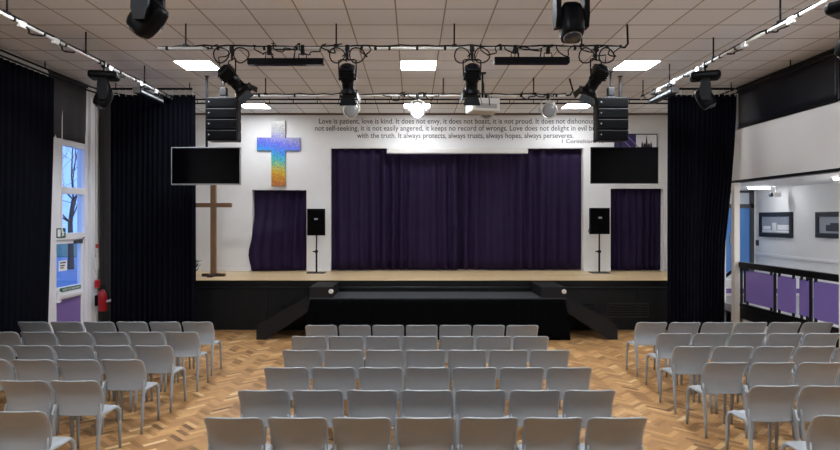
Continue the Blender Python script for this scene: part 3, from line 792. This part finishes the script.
moving_head(XRb, YS(705, XRb), PI / 2 - .4, -.5, 'black moving head light on the right side bar', s=.92, zt=4.42)
moving_head(XRb + .02, 5.80, .6, .5, 'black moving head light cut off by the right edge of the picture', zt=4.40)

# profile spotlights on the front bar
def spotlight(px, direction, label, zc=None, gel=False):
    x = PX(px, 7.9); y = 7.9; piv = Vector((x, y, zc or 4.13)); d = Vector(direction).normalized()
    t = thing('stage_spotlight', piv, label, 'spotlight', 'black profile spotlights on the front bar')
    q = Vector((0, 0, -1)).rotation_difference(d).to_matrix().to_4x4()
    Mx = Matrix.Translation(piv) @ q @ Matrix.Diagonal((1.12, 1.12, .84, 1))
    b = MB()
    b.box(-.085, .085, -.085, .085, .02, .20, .025, 2)
    for i in range(4): b.box(-.092, .092, -.092, .092, .05 + i * .035, .06 + i * .035, .003)
    b.lathe([(.20, .075), (.23, .05), (.235, .01)], (0, 0, 0), (0, 0, 1), 16)
    b.xform(Mx).build('lamp_house', 'blackplastic', t)
    b = MB().lathe([(-.04, .07), (.0, .078), (.06, .078), (.065, .07), (.2, .07), (.205, .085), (.25, .085), (.255, .06)], (0, 0, .02), (0, 0, -1), 20).xform(Mx).build('barrel', 'blackplastic', t)
    b2 = MB().lathe([(0, .06), (.006, .055), (.012, .02)], (0, 0, -.235), (0, 0, -1), 16).xform(Mx).build('lens', 'glasslens', b)
    MB().box(-.10, .10, -.10, -.092, -.26, -.22).box(-.10, .10, .092, .10, -.26, -.22).box(-.1, -.092, -.092, .092, -.26, -.22).box(.092, .1, -.092, .092, -.26, -.22).xform(Mx).build('colour_frame', 'blackmetal', t)
    for k in range(4):
        fl = Matrix.Rotation(k * PI / 2, 4, 'Z') @ Matrix.Translation((.098, 0, -.255)) @ Matrix.Rotation(-.55 if k % 2 else -.25, 4, 'Y')
        MB().prism([(-.075, 0), (.075, 0), (.10, -.12), (-.10, -.12)], 'x', -.003, .003).xform(Mx @ fl).build('barn_door', 'blackplastic', t)
    up = Vector((0, 0, 1)); side = d.cross(up)
    side = side.normalized() if side.length > .05 else Vector((1, 0, 0))
    y0_ = MB(); top = piv + up * .25
    for sg in (-1, 1):
        y0_.tube([piv + side * sg * .105, piv + side * sg * .115 + up * .13, piv + side * sg * .115 + up * .24, top + side * sg * .085], .0095, 6)
        y0_.lathe([(0, .022), (.03, .022)], piv + side * sg * .085, side * sg, 10)
    y0_.tube([top - side * .09, top + side * .09], .011, 6)
    y0_.build('bracket', 'blackmetal', t)
    c = MB(); clamp(c, top, (x, y, ZB)); c.build('clamp', 'blackmetal', t)
    cb = MB()
    for sg, ph in ((-1, .2), (1, .9)):
        pts = []
        for i in range(15):
            a = 2 * PI * i / 14 + ph
            pts.append((x + sg * .13 + .10 * math.cos(a), y - .03 + .03 * math.sin(a * 2), ZB - .10 + .10 * math.sin(a)))
        cb.tube(pts, .009, 6)
    rear = piv - d * .22
    cb.tube([rear, rear + Vector((0, -.04, .1)), Vector((x - .06, y - .05, ZB - .12)), Vector((x + .03, y - .03, ZB - .03))], .008, 6)
    cb.build('power_cable', 'rubber', t)
    return t
spotlight(232, (.55, .45, -.62), 'black profile spotlight aimed right, leftmost on the front bar')
spotlight(347.5, (.02, .5, -.86), 'black profile spotlight aimed straight down the hall, second from left on bar')
spotlight(472, (0, .5, -.86), 'black profile spotlight hanging in front of the white projector')
spotlight(596, (-.38, .5, -.78), 'black profile spotlight aimed left, rightmost on the front bar')

# LED battens
def batten(px0, px1, py0, py1, label):
    y = 7.9; x0, x1 = PX(px0, y), PX(px1, y); z0, z1 = PZ(py1, y), PZ(py0, y)
    t = thing('light_batten', ((x0 + x1) / 2, y, z0), label, 'light batten', 'long black light battens')
    MB().box(x0, x1, y - .05, y + .05, z0, z1, .008).build('housing', 'blackplastic', t)
    MB().box(x0 + .02, x1 - .02, y - .04, y + .04, z0 - .004, z0 + .002).build('lens_strip', 'glasslens', t)
    for f in (.28, .72):
        x = x0 + (x1 - x0) * f
        MB().tube([(x - .05, y, z1), (x - .05, y, z1 + .06), (x + .05, y, z1 + .06), (x + .05, y, z1)], .008, 6).box(x - .025, x + .025, y - .03, y + .03, z1 + .05, ZB + .04, .012).build('hook_clamp', 'blackmetal', t)
    MB().tube([(x0 + .32, y, z1), (x0 + .30, y - .03, z1 + .12), (x0 + .38, y - .02, ZB - .02), (x0 + .55, y - .03, ZB - .03), (x0 + .62, y - .02, z1 + .12), (x0 + .6, y, z1)], .009, 6).build('power_cable', 'rubber', t)
batten(248, 324, 58.8, 65, 'long black light batten under the front bar, left of the middle')
batten(494, 569, 57.6, 64, 'long black light batten under the front bar, right of the middle')
def sidebatten(X, ya, yb, label):
    t = thing('light_batten', (X, (ya + yb) / 2, ZB - .2), label, 'light batten', 'long black light battens')
    MB().box(X - .06, X + .06, ya, yb, ZB - .2, ZB - .10, .012).build('housing', 'blackplastic', t)
    MB().box(X - .055, X + .055, ya - .006, ya, ZB - .195, ZB - .105).box(X - .065 if X > 0 else X + .06, X - .06 if X > 0 else X + .065, ya + .05, yb - .05, ZB - .17, ZB - .14).build('trim_strip', 'bezel', t)
    c = MB()
    for y in (ya + .2, yb - .2): c.box(X - .025, X + .025, y - .03, y + .03, ZB - .105, ZB + .04, .01)
    c.build('hook_clamp', 'blackmetal', t)
sidebatten(XLb, 9.75, 10.7, 'black light batten under the left side bar beside the black curtain')
sidebatten(XRb, 9.72, 10.7, 'black light batten under the right side bar beside the black curtain')

# round lamps on the rear bar
def par(px, py, label, lens, can='silver', tilt=-.25):
    x = PX(px, YR); z = PZ(py, YR); t = thing('par_can_light', (x, YR, z - .13), label, 'par can light', 'round lamps on the rear bar')
    d = Vector((0, -1, tilt)).normalized(); o = Vector((x, YR, z))
    MB().lathe([(-.20, .03), (-.19, .07), (-.10, .10), (.0, .122), (.07, .125), (.075, .145), (.09, .145), (.09, .128), (.08, .12)], o, d, 28).build('can', can, t)
    MB().lathe([(.07, .119), (.083, .115), (.092, .08), (.096, .02)], o, d, 28).build('lens', lens, t)
    b = MB()
    pts = [(x + .165 * math.cos(a), YR + .0, z + .165 * math.sin(a) * 1.15) for a in [PI * i / 12 for i in range(13)]]
    b.tube(pts, .010, 6)
    for sg in (-1, 1): b.lathe([(0, .02), (.05, .02)], (x + sg * .12, YR, z), (sg, 0, 0), 10)
    b.build('bracket', 'alu', t)
    c = MB(); clamp(c, (x, YR, z + .18), (x, YR, ZB)); c.build('clamp', 'blackmetal', t)
par(351, 110.5, 'round grey lamp with unlit lens on the rear bar, below the second spotlight', 'lensgrey', 'chrome')
par(417.5, 110.5, 'round silver lamp with glowing white lens on the rear bar', 'lamplit')
par(548, 110.5, 'round silver lamp on the rear bar, right of the projector', 'lensgrey')
for pa_, pb_ in ((384, 404), (402, 424), (424, 440), (520, 536), (534, 556)):
    xa, xb = PX(pa_, YR), PX(pb_, YR); n = 12; dz = rq.uniform(.05, .13); ph = rq.uniform(0, 6)
    MB().tube([(xa + (xb - xa) * i / n + .03 * math.sin(i * 1.3 + ph), YR - .03, ZB + .03 + .03 * math.sin(i * .9 + ph) - dz * math.sin(PI * i / n) ** 2) for i in range(n + 1)], .010, 6).build('loose_cable', 'rubber', rb)
YPJ = 10.55
x = PX(486, YR)
par(486, 112, 'round grey lamp on the rear bar half hidden behind the projector', 'lensgrey', 'chrome', -.1)
px0, px1 = PX(467, YPJ), PX(498, YPJ); pz0, pz1 = PZ(113, YPJ), PZ(100, YPJ)
pj = thing('projector', ((px0 + px1) / 2, YPJ, pz0), 'white video projector hung on a black pole below the rear bar', 'projector')
cx = (px0 + px1) / 2
Rp = Matrix.Rotation(.22, 3, 'Z')
MB().box(px0 + .02, px1 - .02, YPJ - .2, YPJ + .2, pz0, pz1, .02, 3, rot=Rp).build('casing', 'offwhite', pj)
MB().box(cx - .19, cx + .19, YPJ - .205, YPJ - .195, pz0 + .05, pz0 + .13, rot=Rp, piv=(cx, YPJ, pz0)).build('vent_panel', mat('projector vent', (150, 148, 144), .5), pj)
MB().lathe([(0, .05), (.04, .05), (.045, .035)], (cx + .05, YPJ + .19, pz0 + .11), (0, 1, 0), 16).build('lens', 'glasslens', pj)
MB().cyl((cx, YPJ, pz1), (cx, YPJ, ZC), .018, n=10).box(cx - .07, cx + .07, YPJ - .07, YPJ + .07, pz1, pz1 + .02, .004).box(cx - .06, cx + .06, YPJ - .06, YPJ + .06, ZC - .02, ZC, .004).build('ceiling_pole', 'blackmetal', pj)
MB().tube([(cx + .1, YPJ - .2, pz0 + .1), (cx + .08, YPJ - .25, pz1 + .02), (cx + .02, YPJ - .06, pz1 + .12), (cx + .02, YPJ, pz1 + .3)], .008, 6).build('signal_cable', 'rubber', pj)

# line arrays and TV screens
def array(px0, px1, py0, py1, label):
    y = 10.45; x0, x1 = PX(px0, y), PX(px1, y); z0, z1 = PZ(py1, y), PZ(py0, y); xc = (x0 + x1) / 2
    t = thing('speaker_array', (xc, y, z0), label, 'loudspeaker', 'hanging black speaker arrays')
    n = 4; h = (z1 - z0) / n
    for i in range(n):
        za = z0 + i * h
        b = MB().box(x0, x1, y - .13, y + .17, za + .004, za + h - .004, .012).build('cabinet', 'blackplastic', t)
        MB().box(x0 + .03, x1 - .03, y - .137, y - .128, za + .02, za + h - .02, .004).build('grille', 'grille', b)
        MB().lathe([(0, .012), (.006, .012)], (x0 + .05, y - .136, za + h * .55), (0, -1, 0), 12).build('badge', 'bezel', b)
    MB().box(x0 - .006, x0 + .006, y - .05, y + .1, z0 + .02, z1 - .02).box(x1 - .006, x1 + .006, y - .05, y + .1, z0 + .02, z1 - .02).build('rigging_plate', 'blackmetal', t)
    MB().box(xc - .08, xc + .08, y - .06, y + .1, z1, z1 + .03, .006).cyl((xc, y + .02, z1 + .02), (xc, y + .02, ZC), .016, n=10).box(xc - .055, xc + .055, y - .035, y + .075, z1 + .05, z1 + .19, .008).box(xc - .035, xc + .035, y - .015, y + .055, ZC - .015, ZC, .004).build('hanging_bracket', 'blackmetal', t)
array(208.5, 238.5, 98.5, 141.5, 'black four box speaker array hanging above the left screen')
array(596, 626, 98.5, 141.5, 'black four box speaker array hanging above the right screen')
def tv(px0, px1, py0, py1, label, pole, bezel='bezel'):
    y = 10.7; x0, x1 = PX(px0, y), PX(px1, y); z0, z1 = PZ(py1, y), PZ(py0, y); xp = PX(pole, y)
    t = thing('television', ((x0 + x1) / 2, y, z0), label, 'television', 'wide black screens hung from the ceiling')
    MB().box(x0, x1, y, y + .045, z0, z1, .006).box((x0 + x1) / 2 - .35, (x0 + x1) / 2 + .35, y + .045, y + .07, z0 + .1, z1 - .15, .01).build('casing', bezel, t)
    MB().box(x0 + .018, x1 - .018, y - .003, y + .004, z0 + .024, z1 - .018).build('screen', 'screen', t)
    MB().box(xp - .02, xp + .02, y + .075, y + .115, z0 + .25, ZC, .004).box(xp - .12, xp + .12, y + .07, y + .085, z0 + .15, z0 + .45, .004).box(xp - .035, xp + .035, y + .06, y + .13, ZC - .015, ZC, .004).build('ceiling_mount', 'blackmetal', t)
tv(171, 240.5, 147, 185, 'black wide screen television hanging in front of the left black curtain', 205)
tv(591, 658.5, 147, 183.5, 'black wide screen television hanging above the right stage doorway', 622, 'blackplastic')

# ------------------------------------------------------------------ on the stage wall
def holo():
    y0_, y1_ = YB - .05, YB - .005
    f = lambda px: PX(px, YB - .05); g = lambda py: PZ(py, YB - .05)
    a, b, c, d = f(257), f(271.3), f(285.3), f(300)
    poly = [(b, g(186)), (c, g(186)), (c, g(150.5)), (d, g(150.5)), (d, g(137.5)), (c, g(137.5)), (c, g(121)), (b, g(121)), (b, g(137.5)), (a, g(137.5)), (a, g(150.5)), (b, g(150.5))]
    tag(MB().prism(poly, 'y', y0_, y1_).build('wall_cross', 'holo'), 'shiny rainbow foil cross mounted on the white stage wall', 'cross')
holo()
yc_ = 13.3
wc = thing('wooden_cross', (PX(213.5, yc_), yc_, ZS), 'tall plain wooden cross standing on the stage below the left screen', 'cross')
xa, xb = PX(211, yc_), PX(216, yc_)
MB().box(xa, xb, yc_ - .05, yc_ + .05, ZS + .03, PZ(176, yc_), .006).build('upright', 'oak', wc)
MB().box(PX(193, yc_), PX(231.5, yc_), yc_ - .045, yc_ + .045, PZ(207.3, yc_), PZ(203, yc_), .006).build('crossbar', 'oak', wc)
MB().box(PX(202.5, yc_), PX(225, yc_), yc_ - .06, yc_ + .06, ZS, ZS + .06, .006).box(PX(213.5, yc_) - .06, PX(213.5, yc_) + .06, yc_ - .27, yc_ + .27, ZS, ZS + .05, .006).build('base', 'darkwood', wc)

wl = thing('wall_lettering', (PX(465, YB), YB - .003, PZ(143, YB)), 'grey vinyl bible verse lettering high on the white stage wall', 'lettering')
yl = YB - .003; fz = .18
def vline(s, px0, px1, py):
    text(s, 'letter', 'verse_line', wl, width=PX(px1, yl) - PX(px0, yl), height=fz, at=(PX(px0, yl), yl, PZ(py, yl)), depth=.002, thin=.004)
vline('Love is patient, love is kind. It does not envy, it does not boast, it is not proud. It does not dishonour others, it is', 319, 627, 123.6)
vline('not self-seeking, it is not easily angered, it keeps no record of wrongs. Love does not delight in evil but rejoices', 315, 621, 130.6)
vline('with the truth. It always protects, always trusts, always hopes, always perseveres.', 357, 573.5, 138)
text('1 Corinthians 13', 'letter', 'verse_reference', wl, width=PX(604, yl) - PX(562, yl), height=.13, at=(PX(562, yl), yl, PZ(143, yl)), depth=.002, thin=0.)

bn = thing('wall_poster', (PX(636, YB), YB - .02, PZ(165, YB)), 'framed purple and white poster with spires behind the right screen', 'poster')
f = lambda px: PX(px, YB - .02); g = lambda py: PZ(py, YB - .02)
MB().box(f(614.5), f(657.3), YB - .03, YB - .002, g(166), g(133.8)).build('poster_frame', 'blackmetal', bn)
MB().box(f(615), f(635.8), YB - .034, YB - .029, g(165), g(134.6)).build('purple_panel', 'bannerpurple', bn)
MB().box(f(635.8), f(656.4), YB - .034, YB - .029, g(165), g(134.8)).build('white_panel', 'paper', bn)
ln = MB()
for k in range(3):
    x0 = f(617 + 8 * k); ln.prism([(x0, g(134.6)), (x0 + .03, g(134.6)), (x0 + .35, g(148)), (x0 + .32, g(148))], 'y', YB - .037, YB - .034) if k < 2 else None
ln.build('diagonal_lines', 'lilac', bn)
sp = MB()
for px_, h, w_ in ((646.3, 11, 1.5), (642, 4.2, 1.1), (650.8, 4.0, 1.1), (644.2, 2.5, 1.2), (648.6, 2.5, 1.2)):
    zb_ = g(145.4); sp.prism([(f(px_ - w_), zb_ - .06), (f(px_ + w_), zb_ - .06), (f(px_ + w_ * .7), zb_ + .03), (f(px_ + .12), zb_ + h * .0225), (f(px_ - .12), zb_ + h * .0225), (f(px_ - w_ * .7), zb_ + .03)], 'y', YB - .037, YB - .034)
sp.build('spire_drawing', 'ink', bn)

sx0, sx1 = PX(387.5, YB - .1), PX(527, YB - .1)
ps = thing('projection_screen', ((sx0 + sx1) / 2, YB - .1, PZ(153.3, YB - .1)), 'long white rolled projection screen case above the stage drapes', 'projection screen')
MB().box(sx0, sx1, YB - .16, YB - .03, PZ(153.3, YB - .1), PZ(148.4, YB - .1), .01).build('case', 'whiteplastic', ps)
MB().box(sx0 - .012, sx0, YB - .165, YB - .0, PZ(153.5, YB - .1), PZ(148, YB - .1)).box(sx1, sx1 + .012, YB - .165, YB - .0, PZ(153.5, YB - .1), PZ(148, YB - .1)).build('end_cap', 'trimw', ps)
MB().box(sx0 + .05, sx1 - .05, YB - .115, YB - .085, PZ(153.3, YB - .1) - .015, PZ(153.3, YB - .1)).build('bottom_batten', 'bezel', ps)

# speakers on stands
def pa(px0, px1, py0, py1, pole, base_py, side, lab1, lab2):
    y = F * (CH - ZS) / (base_py - VY)
    x0, x1 = PX(px0, y), PX(px1, y); z0, z1 = PZ(py1, y), PZ(py0, y); xp = PX(pole, y)
    t = thing('speaker_stand', (xp, y, ZS), lab2, 'speaker stand', 'speaker stands on the stage')
    MB().box(xp - .21, xp + .21, y - .16, y + .16, ZS, ZS + .02, .006).build('base_plate', 'blackmetal', t)
    MB().cyl((xp, y, ZS + .02), (xp, y, ZS + .5), .022, n=12).cyl((xp, y, ZS + .5), (xp, y, z0 - .002), .017, n=12).build('pole', 'blackmetal', t)
    MB().box(xp - .035, xp + .035, y - .035, y + .035, ZS + .47, ZS + .53, .01).cyl((xp - .09, y, ZS + .5), (xp, y, ZS + .5), .014, n=8).build('clamp_knob', 'blackplastic', t)
    s = thing('loudspeaker', ((x0 + x1) / 2, y, z0), lab1, 'loudspeaker', 'loudspeakers on the stage')
    poly = [(x0, y - .16), (x1, y - .16), (x1 - .01, y - .05), (x1 - .07, y + .17), (x0 + .07, y + .17), (x0 + .01, y - .05)]
    MB().prism(poly, 'z', z0, z1).build('cabinet', 'blackplastic', s)
    MB().box(x0 + .02, x1 - .02, y - .172, y - .16, z0 + .03, z1 - .03, .006).build('grille', 'grille', s)
    MB().box((x0 + x1) / 2 - .04, (x0 + x1) / 2 + .04, y - .177, y - .171, z0 + .36, z0 + .40, .004).build('badge', 'bezel', s)
    MB().tube([(x0 + .08, y + .165, z0 + .15), (x0 + .06, y + .2, z0 + .06), (x0 + .07, y + .16, z0 + .02), (x0 + .1, y + .12, z0 + .004)], .008, 6).build('cable', 'rubber', s)
pa(308.3, 326.1, 208.8, 235.3, 316.5, 272.9, 1, 'black loudspeaker on a pole stand left of the main drapes', 'black pole stand with square base, left of the main drapes')
pa(588.3, 607.6, 208, 234, 599.3, 272.9, -1, 'black loudspeaker on a pole stand right of the main drapes', 'black pole stand with square base, right of the main drapes')

# plant at the left end of the stage
xp, yp = PX(190, 12.9), 12.9
pt = thing('potted_plant', (xp, yp, ZS), 'small dark leafy plant at the left end of the stage by the curtain', 'plant')
MB().lathe([(0, .08), (.16, .11), (.17, .115), (.165, .1)], (xp, yp, ZS), (0, 0, 1), 16).build('pot', 'darkwood', pt)
lf = MB(); rn = random.Random(5)
for i in range(70):
    a = rn.uniform(0, 2 * PI); e = rn.uniform(.1, 1.2); r0 = rn.uniform(.04, .2); z = ZS + .16 + rn.uniform(0, .22)
    c = Vector((xp + r0 * math.cos(a), yp + r0 * math.sin(a), z)); d = Vector((math.cos(a) * math.cos(e), math.sin(a) * math.cos(e), math.sin(e))); w_ = d.cross(Vector((0, 0, 1))).normalized() * .028
    v = [lf.bm.verts.new(p) for p in (c - d * .07, c + w_, c + d * .08 - Vector((0, 0, .02)), c - w_)]
    lf.bm.faces.new(v)
solid(lf.build('leaves', 'leaf', pt), .003)

# ------------------------------------------------------------------ corridor fittings
XG = XR + .10
rl = thing('safety_railing', (XG, 9.6, ZL), 'black metal railing with purple infill panels beside the right chairs', 'railing')
ra, rz = 5.7, YS(740.5, XG)
MB().box(XG - .04, XG + .04, ra, rz, 1.37, 1.48, .01).build('handrail', 'blackmetal', rl)
MB().box(XG - .02, XG + .02, ra, rz, ZL + .02, ZL + .09, .005).build('bottom_rail', 'blackmetal', rl)
for q in (741.5, 775, 811, 861):
    y = YS(q, XG); MB().box(XG - .02, XG + .02, y - .018, y + .018, ZL + .02, 1.37, .004).build('post', 'blackmetal', rl)
for a, b in ((745.5, 773), (777, 795.5), (799, 809.5), (813, 857)):
    ya, yb = YS(b, XG), YS(a, XG)
    pn = MB().box(XG + .004, XG + .012, ya, yb, ZL + .13, 1.33, .002).build('infill_panel', 'railpurple', rl)
    for y in (ya + .06, yb - .06):
        for za, zb in ((1.31, 1.372), (ZL + .088, ZL + .15)): MB().box(XG - .008, XG + .02, y - .02, y + .02, za, zb).build('panel_clip', 'blackmetal', pn)
sr = thing('stair_rail', (XR + .3, 12.6, ZL), 'short sloping black handrail beyond the white post at the corridor stairs', 'handrail')
MB().tube([P(719, 281, 12.55), P(731, 272, 12.55), P(745, 268, 12.3)], .035, 8).build('handrail', 'blackmetal', sr)
MB().tube([P(719, 301, 12.55), P(733, 307.5, 12.4), P(745, 312, 12.3)], .04, 8).build('lower_rail', 'blackmetal', sr)
MB().box(P(745, 268, 12.3).x - .02, P(745, 268, 12.3).x + .02, 12.28, 12.32, ZL, P(745, 268, 12.3).z).build('post', 'blackmetal', sr)

def picture(px0, px1, py_top, py_bot, label, kind):
    ya, yb = YS(px1, XC), YS(px0, XC); ym = YS(px0, XC)
    z1, z0 = PZ(py_top, ym), PZ(py_bot, ym)
    t = thing('framed_picture', (XC - .02, (ya + yb) / 2, z0), label, 'framed picture', 'framed pictures in the corridor')
    b = .1
    MB().box(XC - .045, XC - .002, ya, yb, z0, z0 + b, .006).box(XC - .045, XC - .002, ya, yb, z1 - b, z1, .006).box(XC - .045, XC - .002, ya, ya + b, z0 + b, z1 - b, .006).box(XC - .045, XC - .002, yb - b, yb, z0 + b, z1 - b, .006).build('frame', 'picframe', t)
    MB().box(XC - .022, XC - .004, ya + b, yb - b, z0 + b, z1 - b).build('photograph', 'photo', t)
    g = MB(); h = z1 - z0 - 2 * b; w_ = yb - ya - 2 * b
    if kind == 0:
        for u0, u1, v0, v1 in ((.02, .98, .05, .16), (.02, .42, .2, .5), (.46, .62, .12, .62), (.68, .95, .2, .42)): g.box(XC - .025, XC - .022, ya + b + u0 * w_, ya + b + u1 * w_, z0 + b + v0 * h, z0 + b + v1 * h)
        g.build('pale_buildings', 'paper', t)
    else:
        for u0, u1, v0, v1 in ((.1, .75, .12, .5), (.25, .6, .5, .62)): g.box(XC - .025, XC - .022, ya + b + u0 * w_, ya + b + u1 * w_, z0 + b + v0 * h, z0 + b + v1 * h)
        g.build('dark_shape', 'photodark', t)
picture(760.5, 793.5, 212.5, 236.5, 'dark framed picture of pale buildings on the corridor wall under the camera', 0)
picture(817, 853, 212.0, 237.5, 'dark framed picture on the corridor wall cut by the picture edge', 1)
# security camera hung from the soffit
cy = YS(776, 8.3); cxx = 8.3
cm = thing('security_camera', (cxx, cy, PZ(195, cy)), 'small white and black security camera under the corridor ceiling', 'security camera')
zc_ = PZ(194.5, cy)
MB().cyl((cxx, cy, zc_), (cxx, cy, PZ0), .012, n=8).lathe([(0, .05), (.02, .05)], (cxx, cy, PZ0 - .02), (0, 0, 1)).build('mount', 'whiteplastic', cm)
MB().box(cxx - .09, cxx + .09, cy - .05, cy + .05, zc_ - .055, zc_ + .045, .015).build('body', 'whiteplastic', cm)
MB().lathe([(0, .055), (.05, .05), (.055, .03)], (cxx - .09, cy, zc_ - .005), (-1, 0, 0), 14).build('lens', 'glasslens', cm)
ysw = YS(757.5, XC)
sw = tag(MB().box(XC - .02, XC - .001, ysw - .07, ysw + .05, PZ(245.5, ysw), PZ(240, ysw), .004).build('light_switch', 'greyframe'), 'small grey switch plate low on the corridor wall beside the dark door frame', 'switch')
# corridor luminaires
def strip(x, y, lx, ly, label):
    t = thing('corridor_light', (x, y, PZ0 - .05), label, 'ceiling light', 'corridor ceiling lights')
    MB().box(x - lx / 2, x + lx / 2, y - ly / 2, y + ly / 2, PZ0 - .02, PZ0, .003).build('housing', 'trimw', t)
    MB().box(x - lx / 2 + .02, x + lx / 2 - .02, y - ly / 2 + .02, y + ly / 2 - .02, PZ0 - .045, PZ0 - .02, .004).build('diffuser', 'striplit', t)
strip(7.95, 13.9, .5, .10, 'slim white ceiling light near the blue door at the corridor end')
strip(7.6, YS(846, 7.6), .3, .3, 'small square white ceiling light under the balcony at the right edge')
strip(7.4, 8.2, .3, 1.2, 'long white corridor ceiling light out of view at the right')

# ------------------------------------------------------------------ sky, camera, view
wd = bpy.data.worlds.new('sky'); SC.world = wd; wd.use_nodes = True
wd.node_tree.nodes['Background'].inputs[0].default_value = (.22, .42, .95, 1)
wd.node_tree.nodes['Background'].inputs[1].default_value = 2.0
cd = bpy.data.cameras.new('camera'); cam = bpy.data.objects.new('camera', cd); COL.objects.link(cam)
cam.location = (0, 0, CH); cam.rotation_euler = (PI / 2, 0, 0)
cd.sensor_width = 36; cd.lens = 36 * F / 840; cd.shift_x = (420 - VX) / 840; cd.shift_y = (VY - 225) / 840
cd.clip_start = .05; cd.clip_end = 300
SC.camera = cam
vs = SC.view_settings; vs.view_transform = 'Standard'; vs.look = 'None'; vs.exposure = 0.0; vs.gamma = 1; vs.use_curve_mapping = False
